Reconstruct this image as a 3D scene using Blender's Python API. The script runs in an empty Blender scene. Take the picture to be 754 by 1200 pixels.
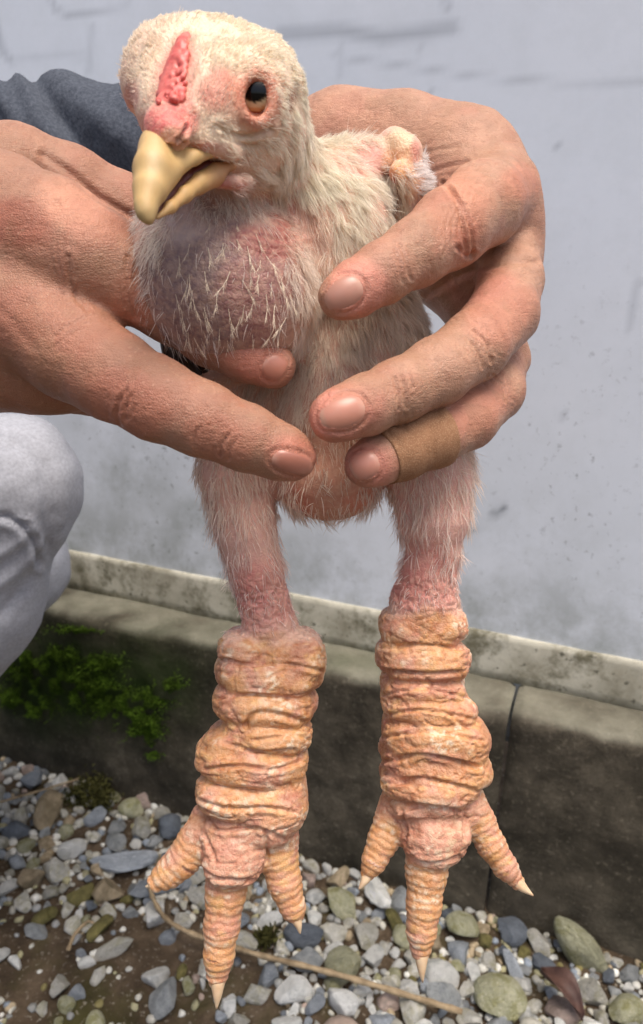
import bpy, bmesh, math, random, time
import numpy as np
from mathutils import Vector, Matrix
from mathutils.bvhtree import BVHTree
random.seed(7); rng = np.random.default_rng(7)
SC = bpy.context.scene
COL = SC.collection
T0 = time.time()

# ------------------------------------------------------------------ camera
F = 866.0; CX, CY = 377.0, 600.0            # focal length in photo pixels, picture centre
CAMH = 0.75; PITCH = math.radians(20); ROLL = 0.021
_f = np.array([0, math.cos(PITCH), -math.sin(PITCH)])
_u0 = np.array([0, math.sin(PITCH), math.cos(PITCH)]); _r0 = np.array([1.0, 0, 0])
_r = math.cos(ROLL)*_r0 + math.sin(ROLL)*_u0
_u = -math.sin(ROLL)*_r0 + math.cos(ROLL)*_u0
CAMPOS = np.array([0, 0, CAMH])
R_CW = np.stack([_r, -_u, _f], 1)           # columns: picture right, picture down, depth -> world
cam_data = bpy.data.cameras.new('camera'); cam = bpy.data.objects.new('camera', cam_data); COL.objects.link(cam)
M = Matrix.Identity(4)
for i in range(3):
    M[i][0] = _r[i]; M[i][1] = _u[i]; M[i][2] = -_f[i]; M[i][3] = CAMPOS[i]
cam.matrix_world = M
cam_data.sensor_fit = 'VERTICAL'; cam_data.sensor_height = 36.0; cam_data.lens = 36.0*F/1200.0
cam_data.clip_start = 0.01; cam_data.clip_end = 500
cam_data.dof.use_dof = True; cam_data.dof.focus_distance = 0.34; cam_data.dof.aperture_fstop = 13.5
SC.camera = cam

# ------------------------------------------------------------------ light
w = bpy.data.worlds.new('World'); SC.world = w; w.use_nodes = True
nt = w.node_tree; bg = nt.nodes['Background']
sky = nt.nodes.new('ShaderNodeTexSky'); sky.sky_type = 'NISHITA'; sky.sun_disc = False
SUN_EL, SUN_AZ = math.radians(72), math.radians(150)     # azimuth clockwise from +Y
sky.sun_elevation = SUN_EL; sky.sun_rotation = SUN_AZ
sky.air_density = 1.0; sky.dust_density = 6.0; sky.ozone_density = 1.0
nt.links.new(sky.outputs[0], bg.inputs[0]); bg.inputs[1].default_value = 0.1
sd = bpy.data.lights.new('sun', 'SUN'); sd.energy = 1.3; sd.angle = math.radians(30); sd.color = (1, .95, .87)
so = bpy.data.objects.new('sun', sd); COL.objects.link(so)
dv = Vector((math.sin(SUN_AZ)*math.cos(SUN_EL), math.cos(SUN_AZ)*math.cos(SUN_EL), math.sin(SUN_EL)))
so.rotation_euler = dv.to_track_quat('Z', 'Y').to_euler(); so.location = (0, -2, 4)
SC.view_settings.view_transform = 'Standard'; SC.view_settings.look = 'None'
SC.view_settings.exposure = 1.0; SC.view_settings.gamma = 1.0

# ------------------------------------------------------------------ helpers
def c2w(v):                                  # picture space in metres (right, down, depth) -> world
    return np.asarray(v) @ R_CW.T + CAMPOS
def w2c(v):
    return (np.asarray(v) - CAMPOS) @ R_CW
def C3(px, py, d):
    return np.array([(px-CX)*d/F, (py-CY)*d/F, d])
def P(px, py, d): return c2w(C3(px, py, d))
def proj(vw):
    c = w2c(vw); return CX + F*c[:, 0]/c[:, 2], CY + F*c[:, 1]/c[:, 2]
def ray(px, py):
    d = R_CW @ np.array([(px-CX)/F, (py-CY)/F, 1.0]); return d
def hit_plane(px, py, p0, n):
    d = ray(px, py); t = np.dot(p0-CAMPOS, n)/np.dot(d, n); return CAMPOS + d*t
def lin(c):
    c = np.asarray(c, float)/255.0
    return np.where(c <= .04045, c/12.92, ((c+.055)/1.055)**2.4)

def hashn(ix, iy, iz, s):
    h = (ix*374761393 + iy*668265263 + iz*2147483647*3 + s*144665) & 0xffffffff
    h = ((h ^ (h >> 13))*1274126177) & 0xffffffff
    h = ((h ^ (h >> 16))*2246822519) & 0xffffffff
    return ((h ^ (h >> 15)) & 0xffff)/65535.0
def vnoise(p, seed=0):                       # value noise, 0..1
    p = np.asarray(p, float); i = np.floor(p).astype(np.int64); f = p-i; f = f*f*(3-2*f)
    r = 0
    for a in (0, 1):
        for b in (0, 1):
            for c in (0, 1):
                wgt = (f[:, 0] if a else 1-f[:, 0])*(f[:, 1] if b else 1-f[:, 1])*(f[:, 2] if c else 1-f[:, 2])
                r = r + wgt*hashn(i[:, 0]+a, i[:, 1]+b, i[:, 2]+c, seed)
    return r
def fbm(p, seed=0, o=3):
    s = 0; a = .5; t = 0
    for k in range(o):
        s = s + a*vnoise(p*2**k+17.3*k, seed+k); t += a; a *= .5
    return s/t
def polydist(X, Y, pts):
    best = np.full(X.shape, 1e9)
    for (x0, y0), (x1, y1) in zip(pts[:-1], pts[1:]):
        dx, dy = x1-x0, y1-y0; L = dx*dx+dy*dy+1e-9
        t = np.clip(((X-x0)*dx+(Y-y0)*dy)/L, 0, 1)
        best = np.minimum(best, np.hypot(X-x0-t*dx, Y-y0-t*dy))
    return best

# ------------------------------------------------------------------ implicit surfaces (picture space metres)
class Field:
    def __init__(s, lo, hi, vox):
        s.lo = np.array(lo, float); s.vox = vox
        s.n = np.ceil((np.array(hi)-s.lo)/vox).astype(int)+1
        s.D = np.full(s.n, 0.02, np.float32)
    def box(s, lo, hi, m):
        a = np.clip(np.floor((lo-m-s.lo)/s.vox).astype(int), 0, s.n); b = np.clip(np.ceil((hi+m-s.lo)/s.vox).astype(int)+1, 0, s.n)
        if np.any(b-a < 1): return None
        ax = [s.lo[i]+s.vox*np.arange(a[i], b[i]) for i in range(3)]
        return tuple(slice(a[i], b[i]) for i in range(3)), ax[0][:, None, None].astype(np.float32), ax[1][None, :, None].astype(np.float32), ax[2][None, None, :].astype(np.float32)
    def put(s, sl, d, k, sub=False):
        A = s.D[sl]; d = d.astype(np.float32)
        if sub:
            h = np.maximum(k-np.abs(A+d), 0)/k; s.D[sl] = np.maximum(A, -d)+h*h*k*.25
        else:
            h = np.maximum(k-np.abs(A-d), 0)/k; s.D[sl] = np.minimum(A, d)-h*h*k*.25
    def chain(s, pts, k=.004, flat=None, kin=.002, raw=False, sub=False):
        q = [(np.array(p[:3], float), p[3]) if raw else (C3(*p[:3]), p[3]*p[2]/F) for p in pts]
        lo = np.min([c-r for c, r in q], 0); hi = np.max([c+r for c, r in q], 0)
        B = s.box(lo, hi, k+.006)
        if B is None: return
        sl, X, Y, Z = B; d = None
        for (a, ra), (b, rb) in zip(q[:-1], q[1:]):
            ab = b-a; L = ab@ab+1e-12
            t = np.clip(((X-a[0])*ab[0]+(Y-a[1])*ab[1]+(Z-a[2])*ab[2])/L, 0, 1)
            dx, dy, dz = X-a[0]-t*ab[0], Y-a[1]-t*ab[1], Z-a[2]-t*ab[2]
            if flat is not None:
                n, sc = flat; n = np.array(n, float); n /= np.linalg.norm(n)
                m = dx*n[0]+dy*n[1]+dz*n[2]; e = m*(1/sc-1)
                dx, dy, dz = dx+e*n[0], dy+e*n[1], dz+e*n[2]
            e = np.sqrt(dx*dx+dy*dy+dz*dz)-(ra+(rb-ra)*t)
            if d is None: d = e
            else:
                h = np.maximum(kin-np.abs(d-e), 0)/kin; d = np.minimum(d, e)-h*h*kin*.25
        s.put(sl, d, k, sub)
    def ell(s, c, r, k=.004, rot=0, p=2.0, sub=False, yaw=0):
        cc = C3(*c); r = np.array(r, float)*c[2]/F; m = r.max()
        B = s.box(cc-m, cc+m, k+.005)
        if B is None: return
        sl, X, Y, Z = B; X, Y, Z = X-cc[0], Y-cc[1], Z-cc[2]
        a = math.radians(rot); x = X*math.cos(a)+Y*math.sin(a); y = -X*math.sin(a)+Y*math.cos(a)
        b = math.radians(yaw); x, z = x*math.cos(b)+Z*math.sin(b), -x*math.sin(b)+Z*math.cos(b)
        x, y, z = np.abs(x)/r[0], np.abs(y)/r[1], np.abs(z)/r[2]
        if p == 2: k0 = np.sqrt(x*x+y*y+z*z)
        else: k0 = (x**p+y**p+z**p)**(1/p)
        g = np.sqrt((x/r[0])**2+(y/r[1])**2+(z/r[2])**2)
        d = k0*(k0-1)/np.maximum(g, 1e-6) if p == 2 else (k0-1)*np.maximum(k0, .3)*np.minimum(r.min()*1.3, k0/np.maximum(g, 1e-6))
        s.put(sl, d, k, sub)
    def mesh(s, smooth=2):
        D = s.D; S = D < 0
        n = np.array(S.shape)-1
        cnt = np.zeros(n, np.int8)
        cs = [(a, b, c) for a in (0, 1) for b in (0, 1) for c in (0, 1)]
        for a, b, c in cs: cnt += S[a:n[0]+a, b:n[1]+b, c:n[2]+c]
        act = (cnt > 0) & (cnt < 8)
        I = np.argwhere(act); N = len(I)
        pos = np.zeros((N, 3)); num = np.zeros(N)
        val = {c: D[I[:, 0]+c[0], I[:, 1]+c[1], I[:, 2]+c[2]] for c in cs}
        for c in cs:
            for ax in range(3):
                if c[ax]: continue
                e = list(c); e[ax] = 1; e = tuple(e)
                v0, v1 = val[c], val[e]; m = (v0 < 0) != (v1 < 0)
                t = v0[m]/(v0[m]-v1[m]); q = np.tile(np.array(c, float), (m.sum(), 1)); q[:, ax] += t
                pos[m] += q; num[m] += 1
        V = s.lo+s.vox*(I+pos/num[:, None])
        ID = np.full(n, -1, np.int64); ID[act] = np.arange(N)
        faces = []
        for ax in range(3):
            b, c = [(1, 2), (2, 0), (0, 1)][ax]
            sl0 = [slice(0, n[0]+1)]*3; sl1 = list(sl0)
            A = np.take(S, range(0, S.shape[ax]-1), ax); Bv = np.take(S, range(1, S.shape[ax]), ax)
            J = np.argwhere(A != Bv)
            ok = (J[:, b] >= 1) & (J[:, c] >= 1) & (J[:, b] < n[b]) & (J[:, c] < n[c]); J = J[ok]
            def cell(db, dc):
                K = J.copy(); K[:, b] -= db; K[:, c] -= dc; return ID[K[:, 0], K[:, 1], K[:, 2]]
            q = np.stack([cell(1, 1), cell(0, 1), cell(0, 0), cell(1, 0)], 1)
            ins = A[J[:, 0], J[:, 1], J[:, 2]]
            q[~ins] = q[~ins][:, ::-1]
            faces.append(q)
        Q = np.concatenate(faces)
        for _ in range(smooth): V = laplace(V, Q, .5)
        return c2w(V), Q
def laplace(V, Q, a):
    s = np.zeros_like(V); n = np.zeros(len(V))
    for i in range(4):
        j = (i+1) % 4
        for x, y in ((i, j), (j, i)):
            for ax in range(3): s[:, ax] += np.bincount(Q[:, x], V[Q[:, y], ax], len(V))
            n += np.bincount(Q[:, x], minlength=len(V))
    return V+(s/np.maximum(n, 1)[:, None]-V)*a
def vnorm(V, Q):
    fn = np.cross(V[Q[:, 2]]-V[Q[:, 0]], V[Q[:, 3 if Q.shape[1] == 4 else 1]]-V[Q[:, 1 if Q.shape[1] == 4 else 0]])
    N = np.zeros_like(V)
    for i in range(Q.shape[1]):
        for ax in range(3): N[:, ax] += np.bincount(Q[:, i], fn[:, ax], len(V))
    return N/np.maximum(np.linalg.norm(N, axis=1), 1e-12)[:, None]

def link(o, parent=None):
    COL.objects.link(o)
    if parent is not None: o.parent = parent
    return o
def base_of(parent):
    return np.array(parent['_base']) if parent is not None and '_base' in parent else np.zeros(3)
def mesh_np(name, V, Q, mat=None, parent=None, cols=None, smooth=True, colname='Col', ro=None):
    me = bpy.data.meshes.new(name); V = np.asarray(V, float)-base_of(parent)
    Q = np.asarray(Q); k = Q.shape[1]
    me.vertices.add(len(V)); me.vertices.foreach_set('co', V.astype(np.float32).ravel())
    me.loops.add(Q.size); me.loops.foreach_set('vertex_index', Q.astype(np.int32).ravel())
    me.polygons.add(len(Q)); me.polygons.foreach_set('loop_start', np.arange(0, Q.size, k, dtype=np.int32))
    me.polygons.foreach_set('use_smooth', np.full(len(Q), smooth))
    if mat: me.materials.append(mat)
    if cols is not None:
        a = me.color_attributes.new(colname, 'FLOAT_COLOR', 'POINT')
        a.data.foreach_set('color', np.concatenate([cols, np.ones((len(cols), 1))], 1).astype(np.float32).ravel())
    me.update(calc_edges=True); me.validate()
    return link(bpy.data.objects.new(name, me), parent)
def mesh_py(name, V, Fc, mat=None, parent=None, smooth=True, bevel=0):
    me = bpy.data.meshes.new(name); b = base_of(parent)
    me.from_pydata([tuple(np.asarray(v)-b) for v in V], [], [tuple(f) for f in Fc]); me.update()
    for p in me.polygons: p.use_smooth = smooth
    if mat: me.materials.append(mat)
    o = link(bpy.data.objects.new(name, me), parent)
    return o
def empty(name, loc):
    o = bpy.data.objects.new(name, None); o.empty_display_size = .02; COL.objects.link(o)
    o.location = loc; o['_base'] = [float(x) for x in loc]; return o
def tag(o, label=None, cat=None, group=None, kind=None):
    for k, v in (('label', label), ('category', cat), ('group', group), ('kind', kind)):
        if v: o[k] = v
    return o
def loft(pts, radii, n=12, sec=None, cap=True):
    pts = [np.asarray(p, float) for p in pts]; V = []; Fc = []
    ref = np.array([.31, .52, .79])
    for i, p in enumerate(pts):
        t = pts[min(i+1, len(pts)-1)]-pts[max(i-1, 0)]
        if np.linalg.norm(t) < 1e-9: t = pts[min(i+2, len(pts)-1)]-pts[max(i-2, 0)]
        t = t/np.linalg.norm(t)
        a = np.cross(t, ref); a /= np.linalg.norm(a); b = np.cross(t, a)
        for j in range(n):
            th = 2*math.pi*j/n; V.append(p+radii[i]*(math.cos(th)*a+math.sin(th)*b))
    m = len(pts)
    for i in range(m-1):
        for j in range(n):
            Fc.append((i*n+j, i*n+(j+1) % n, (i+1)*n+(j+1) % n, (i+1)*n+j))
    if cap: Fc += [tuple(range(n))[::-1], tuple(range((m-1)*n, m*n))]
    return V, Fc
def spline(pts, n):
    pts = np.asarray(pts, float); out = []
    m = len(pts); E = np.concatenate([[2*pts[0]-pts[1]], pts, [2*pts[-1]-pts[-2]]])
    for u in np.linspace(0, m-1, n):
        i = min(int(u), m-2); t = u-i; p0, p1, p2, p3 = E[i:i+4]
        out.append(.5*((2*p1)+(p2-p0)*t+(2*p0-5*p1+4*p2-p3)*t*t+(-p0+3*p1-3*p2+p3)*t**3))
    return np.array(out)

# ------------------------------------------------------------------ materials
class NT:
    def __init__(s, name):
        s.m = bpy.data.materials.new(name); s.m.use_nodes = True; s.t = s.m.node_tree; s.b = s.t.nodes['Principled BSDF']
    def n(s, typ, **k):
        x = s.t.nodes.new(typ)
        for a, v in k.items():
            if a.startswith('i_'):
                key = a[2:]; x.inputs[int(key) if key.isdigit() else key.replace('_', ' ')].default_value = v
            else: setattr(x, a, v)
        return x
    def l(s, a, b): s.t.links.new(a, b)
    def coord(s, scale=(1, 1, 1), kind='Object'):
        tc = s.n('ShaderNodeTexCoord'); mp = s.n('ShaderNodeMapping'); mp.inputs['Scale'].default_value = scale
        s.l(tc.outputs[kind], mp.inputs[0]); return mp.outputs[0]
    def noise(s, co, scale, detail=4, rough=.6, dist=0):
        x = s.n('ShaderNodeTexNoise'); x.inputs['Scale'].default_value = scale; x.inputs['Detail'].default_value = detail
        x.inputs['Roughness'].default_value = rough; x.inputs['Distortion'].default_value = dist; s.l(co, x.inputs['Vector']); return x.outputs[0]
    def ramp(s, fac, stops):
        x = s.n('ShaderNodeValToRGB'); e = x.color_ramp.elements
        while len(e) < len(stops): e.new(.5)
        for q, (p, c) in zip(e, stops):
            q.position = p; q.color = (*c, 1) if len(c) == 3 else c
        s.l(fac, x.inputs[0]); return x.outputs[0]
    def mix(s, fac, a, b, mode='MIX'):
        x = s.n('ShaderNodeMix', data_type='RGBA', blend_type=mode)
        if isinstance(fac, (int, float)): x.inputs[0].default_value = fac
        else: s.l(fac, x.inputs[0])
        for v, k in ((a, 6), (b, 7)):
            if isinstance(v, (tuple, list, np.ndarray)): x.inputs[k].default_value = (*v[:3], 1)
            else: s.l(v, x.inputs[k])
        return x.outputs[2]
    def attr(s, name='Col'):
        x = s.n('ShaderNodeAttribute', attribute_name=name); return x.outputs['Color']
    def bump(s, h, strength=.3, dist=.001, prev=None):
        x = s.n('ShaderNodeBump'); x.inputs['Strength'].default_value = strength; x.inputs['Distance'].default_value = dist
        s.l(h, x.inputs['Height'])
        if prev is not None: s.l(prev, x.inputs['Normal'])
        return x.outputs[0]
    def fin(s, col=None, rough=.6, nrm=None, spec=.5, sss=0, sssr=(1, .4, .25), ssss=.002):
        if col is not None:
            if isinstance(col, (tuple, list, np.ndarray)): s.b.inputs['Base Color'].default_value = (*col[:3], 1)
            else: s.l(col, s.b.inputs['Base Color'])
        if isinstance(rough, (int, float)): s.b.inputs['Roughness'].default_value = rough
        else: s.l(rough, s.b.inputs['Roughness'])
        if nrm is not None: s.l(nrm, s.b.inputs['Normal'])
        s.b.inputs['Specular IOR Level'].default_value = spec
        if sss:
            s.b.inputs['Subsurface Weight'].default_value = sss; s.b.inputs['Subsurface Radius'].default_value = sssr
            s.b.inputs['Subsurface Scale'].default_value = ssss
        return s.m
def grey(a): return (a, a, a)

# ================================================================== SETTING
PSI = 0.365
TV = np.array([math.cos(PSI), -math.sin(PSI), 0.0]); NV = np.array([math.sin(PSI), math.cos(PSI), 0.0])   # along the wall, into the wall
D0, LEDGE_Z, LEDGE_W, TRIM_H = 0.698, 0.282, 0.0652, 0.0574
ZV = np.array([0, 0, 1.0])
def W(s, off, z): return TV*s + NV*(D0+off) + ZV*z
def grid_mesh(name, us, vs, fn, mat, parent=None, cols=None):
    U, Vv = np.meshgrid(us, vs, indexing='ij'); n, m = U.shape
    V = fn(U.ravel(), Vv.ravel()); idx = np.arange(n*m).reshape(n, m)
    Q = np.stack([idx[:-1, :-1], idx[1:, :-1], idx[1:, 1:], idx[:-1, 1:]], -1).reshape(-1, 4)
    return mesh_np(name, V, Q, mat, parent, cols(V) if cols else None)
def span(a, b, fa, fb, step, outer):
    L = [a]; x = a
    while x < fa: x = min(x+outer*max(1, (fa-x)*2), fa); L.append(x)
    while x < fb-1e-9: x = min(x+step, fb); L.append(x)
    st = outer
    while x < b: x = min(x+st, b); st *= 1.5; L.append(x)
    return np.array(L)
# wall paint
m = NT('wall_paint'); co = m.coord(kind='Object')
base = m.ramp(m.noise(co, 3.0, 3), [(.3, lin((214, 220, 229))), (.7, lin((222, 227, 235)))])
mot = m.noise(co, 26, 5, .7); base = m.mix(m.ramp(mot, [(.42, grey(0)), (.72, grey(.35))]), base, lin((200, 206, 212)))
spk = m.noise(co, 120, 4, .65); dirt = m.attr('Col')
sep = m.n('ShaderNodeSeparateColor'); m.l(dirt, sep.inputs[0])
mth = m.n('ShaderNodeMath', operation='MULTIPLY'); m.l(m.ramp(spk, [(.60, grey(0)), (.70, grey(1))]), mth.inputs[0]); m.l(sep.outputs[0], mth.inputs[1])
base = m.mix(mth.outputs[0], base, lin((66, 72, 70)))
base = m.mix(sep.outputs[1], base, lin((128, 134, 142)))
mt2 = m.n('ShaderNodeMath', operation='MULTIPLY'); m.l(m.ramp(m.noise(co, 9, 6, .7), [(.38, grey(0)), (.62, grey(1))]), mt2.inputs[0]); m.l(sep.outputs[2], mt2.inputs[1])
base = m.mix(mt2.outputs[0], base, lin((132, 138, 132)))
WALLM = m.fin(base, .55, m.bump(m.noise(co, 120, 4), .15, .0008), spec=.3)
wall = empty('wall', W(0, LEDGE_W, 0)); tag(wall, 'tall pale blue-grey painted wall with dark stains, behind the bird', 'wall')
us = span(-6, 6, -.75, .6, .006, .15); vs = span(.2, 3.2, .2, 1.05, .006, .1)
def wall_cols(V):
    X, Y = proj(V); c = np.zeros((len(V), 3)); z = V[:, 2]
    n1 = fbm(V*np.array([9, 9, 5]), 3, 3)
    c[:, 0] = np.clip((.82-z)/.42, 0.02, 1)*np.clip(n1*2.2-.6, 0, 1)
    c[:, 2] = np.clip((.47-z)/.13, 0, 1)*.8
    for (a, b, rx, ry, q) in ((150, 560, 70, 60, .6), (235, 615, 60, 40, .7), (380, 655, 60, 36, .6), (120, 500, 50, 30, .4), (620, 640, 80, 60, .35)): c[:, 2] = np.maximum(c[:, 2], q*np.exp(-((X-a)/rx)**2-((Y-b)/ry)**2)); c[:, 0] = np.maximum(c[:, 0], q*np.exp(-((X-a)/rx)**2-((Y-b)/ry)**2)*n1*1.3)
    def line(pts, wd, a):
        c[:, 1] = np.maximum(c[:, 1], a*np.exp(-(polydist(X, Y, pts)/wd)**2))
    line([(330, 40), (400, 36), (450, 44), (490, 38), (530, 32)], 9, .5)
    line([(400, 36), (400, 90)], 5, .18); line([(490, 40), (492, 60)], 5, .2)
    line([(390, 66), (480, 78), (560, 90), (660, 97), (760, 94)], 3.5, .3)
    line([(58, -5), (66, 12), (80, 18), (110, 14), (150, 6)], 3.5, .35)
    line([(108, 30), (104, 85)], 4, .22); line([(-5, 30), (4, 62), (14, 72)], 4.5, .4)
    line([(20, 70), (70, 64), (100, 66)], 5, .15); line([(520, -10), (525, 12)], 5, .35)
    for (a, b, r, q) in ((507, 108, 3, .7), (655, 172, 3, .5), (590, 596, 5, .9), (580, 602, 5, .9), (556, 620, 4, .8), (660, 487, 4, .5), (752, 330, 3, .5)):
        c[:, 1] = np.maximum(c[:, 1], q*np.exp(-((X-a)**2+(Y-b)**2)/r**2))
    line([(745, 330), (738, 390)], 3, .25)
    return c
grid_mesh('wall_face', us, vs, lambda u, v: TV*u[:, None]+NV*(D0+LEDGE_W)+ZV*v[:, None], WALLM, wall, wall_cols)
bk = []
for (a, b) in ((-6, .2), (6, .2), (6, 3.2), (-6, 3.2)): bk.append(W(a, LEDGE_W+.12, b))
fr = [W(-6, LEDGE_W+.002, 3.2), W(6, LEDGE_W+.002, 3.2)]
mesh_py('wall_back', bk+fr, [(0, 1, 2, 3), (3, 2, 5, 4)], WALLM, wall, False)
# plinth band
m = NT('cement_band'); co = m.coord()
base = m.ramp(m.noise(co, 14, 5, .65), [(.3, lin((150, 145, 128))), (.55, lin((192, 188, 172))), (.75, lin((205, 202, 188)))])
base = m.mix(m.ramp(m.noise(co, 26, 6, .75), [(.46, grey(0)), (.64, grey(.9))]), base, lin((98, 94, 74)))
base = m.mix(m.ramp(m.noise(co, 110, 3, .6), [(.63, grey(0)), (.7, grey(.8))]), base, lin((70, 68, 56)))
BANDM = m.fin(base, .8, m.bump(m.noise(co, 60, 6), .5, .002), spec=.2)
us2 = span(-6, 6, -.75, .6, .008, .2)
prof = [(.004, -.003), (-.0035, 0.0), (-.0042, .012), (-.0042, .03), (-.0040, .050), (-.0034, .0566), (-.0015, .0576), (.006, .0578)]
def band_fn(u, v):
    i = np.clip(v.astype(int), 0, len(prof)-1); pr = np.array(prof)[i]
    wob = (fbm(np.stack([u*16, v*.8, 0*u], 1), 5)-.5)*.004
    return TV*u[:, None]+NV*(D0+LEDGE_W+pr[:, 0]+wob*.35)[:, None]+ZV*(LEDGE_Z+pr[:, 1]+wob*.6*(v > 4))[:, None]
grid_mesh('cement_plinth', us2, np.arange(len(prof)), band_fn, BANDM, wall)
# kerb of concrete blocks
m = NT('old_concrete'); co = m.coord()
base = m.ramp(m.noise(co, 12, 8, .72), [(.28, lin((40, 37, 31))), (.5, lin((76, 70, 60))), (.72, lin((112, 104, 90)))])
base = m.mix(m.ramp(m.noise(co, 5, 4, .6), [(.45, grey(0)), (.7, grey(.5))]), base, lin((46, 44, 34)))
base = m.mix(m.ramp(m.noise(co, 160, 3, .6), [(.58, grey(0)), (.72, grey(.4))]), base, lin((132, 124, 108)))
att = m.n('ShaderNodeSeparateColor'); m.l(m.attr('Col'), att.inputs[0])
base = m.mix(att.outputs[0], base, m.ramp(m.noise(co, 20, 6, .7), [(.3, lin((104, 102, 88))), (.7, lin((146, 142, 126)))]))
base = m.mix(att.outputs[1], base, lin((44, 62, 22)))
CONC = m.fin(base, .9, m.bump(m.noise(co, 90, 8, .75), .9, .004), spec=.15)
kerb = empty('kerb', W(0, 0, 0)); tag(kerb, 'dark damp concrete kerb along the foot of the wall', 'kerb')
jx = hit_plane(595, 860, W(0, 0, 0), NV); JS = float(jx @ TV)
def block(s0, s1, seed):
    # profile runs up the front face and over the top; ends are closed
    pr = [(0.0, z) for z in np.linspace(-.06, LEDGE_Z-.012, 44)]+[(.0015, LEDGE_Z-.007), (.005, LEDGE_Z-.0025), (.010, LEDGE_Z)]+[(x, LEDGE_Z) for x in np.linspace(.018, LEDGE_W+.02, 9)]
    pr = np.array(pr); fa, fb = max(s0, -.75), min(s1, .6)
    ss = np.concatenate([np.linspace(s0, fa, 12)[:-1] if fa > s0 else [], np.linspace(fa, fb, int((fb-fa)/.007)), np.linspace(fb, s1, 12)[1:] if s1 > fb else []]) if fb > fa else np.linspace(s0, s1, 30)
    ss = np.array(ss); U, I = np.meshgrid(ss, np.arange(len(pr)), indexing='ij'); u = U.ravel(); i = I.ravel()
    off, z = pr[i, 0].copy(), pr[i, 1].copy()
    n = fbm(np.stack([u*11, z*11, off*11], 1), seed, 4)-.5; n2 = fbm(np.stack([u*45, z*45, off*45], 1), seed+9, 3)-.5
    d = n*.016+n2*.006
    e = np.clip((np.minimum(u-s0, s1-u))/.010, 0, 1); rd = (1-np.sqrt(1-(1-e)**2))*.005
    off2 = off+d+rd; z2 = z+np.where(z > LEDGE_Z-.008, n*.007+n2*.003, 0)-np.where(z > LEDGE_Z-.02, rd, 0)
    V = TV*u[:, None]+NV*(D0+off2)[:, None]+ZV*z2[:, None]
    idx = np.arange(len(u)).reshape(U.shape)
    Q = np.stack([idx[:-1, :-1], idx[1:, :-1], idx[1:, 1:], idx[:-1, 1:]], -1).reshape(-1, 4)
    nb = len(V); extra = []; caps = []
    for row in (idx[0], idx[-1]):
        a = W(ss[0] if row is idx[0] else ss[-1], LEDGE_W+.02, -.06)
        V = np.concatenate([V, np.repeat(a[None], 1, 0)]); k = len(V)-1
        caps += [(row[j], row[j+1], k, k) for j in range(len(row)-1)]
    c = np.zeros((len(V), 3)); nn = fbm(V*30, 3, 3)
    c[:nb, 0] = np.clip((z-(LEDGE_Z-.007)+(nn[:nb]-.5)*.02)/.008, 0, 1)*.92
    X, Y = proj(V)
    c[:, 1] = np.clip(np.exp(-((X-95)/120)**2-((Y-800)/52)**2)*1.5*nn*1.4, 0, .9)+np.clip(np.exp(-((X-405)/60)**2-((Y-775)/12)**2)*nn*.5, 0, 1)
    o = mesh_np('concrete_block', V, Q, CONC, kerb, c)
    return o
block(JS-1.5, JS-.0016, 21); block(JS+.0016, JS+1.5, 34)
block(JS-3.0, JS-1.507, 45); block(JS+1.507, JS+3.0, 52)
# ground
m = NT('damp_soil'); co = m.coord()
base = m.ramp(m.noise(co, 18, 8, .7), [(.28, lin((48, 40, 31))), (.5, lin((84, 71, 57))), (.72, lin((120, 104, 86)))])
base = m.mix(m.ramp(m.noise(co, 7, 5, .6), [(.52, grey(0)), (.66, grey(.7))]), base, lin((74, 74, 36)))
base = m.mix(m.ramp(m.noise(co, 220, 2, .5), [(.62, grey(0)), (.7, grey(.7))]), base, lin((150, 142, 128)))
SOIL = m.fin(base, .95, m.bump(m.noise(co, 150, 8, .75), 1, .005), spec=.15)
def gz(x, y):
    p = np.stack([x, y, 0*x], 1); near = np.exp(-((x/1.6)**2+((y-.6)/1.2)**2))
    return (fbm(p*9, 61, 4)-.5)*.03*near+(fbm(p*42, 66, 3)-.5)*.012*near
gx = span(-60, 60, -.9, .8, .0085, .3); gy = span(-40, 80, .22, 1.0, .0085, .3)
ground = grid_mesh('ground', gx, gy, lambda x, y: np.stack([x, y, gz(x, y)], 1), SOIL); tag(ground, kind='structure')
ground['_base'] = [0, 0, 0]
# ---- stones
def stone_mesh(seed, rough=.22, cuts=7, sub=3):
    r = random.Random(seed); bm = bmesh.new(); bmesh.ops.create_icosphere(bm, subdivisions=sub, radius=1)
    V = np.array([v.co[:] for v in bm.verts])
    for _ in range(cuts):                     # flat broken faces
        n = np.array([r.gauss(0, 1) for _ in range(3)]); n /= np.linalg.norm(n); h = r.uniform(.5, .85)
        e = V@n-h; V = V-np.where(e > 0, e*.97, 0)[:, None]*n
    V *= np.array([1, r.uniform(.66, .95), r.uniform(.5, .78)])
    nr = V/np.linalg.norm(V, axis=1)[:, None]
    V += nr*((fbm(V*1.7+seed*3.1, seed, 3)-.5)*rough*.7)[:, None]
    for v, c in zip(bm.verts, V): v.co = c
    me = bpy.data.meshes.new('stone'); bm.to_mesh(me); bm.free()
    for p in me.polygons: p.use_smooth = True
    me.set_sharp_from_angle(angle=math.radians(33))
    return me
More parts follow.
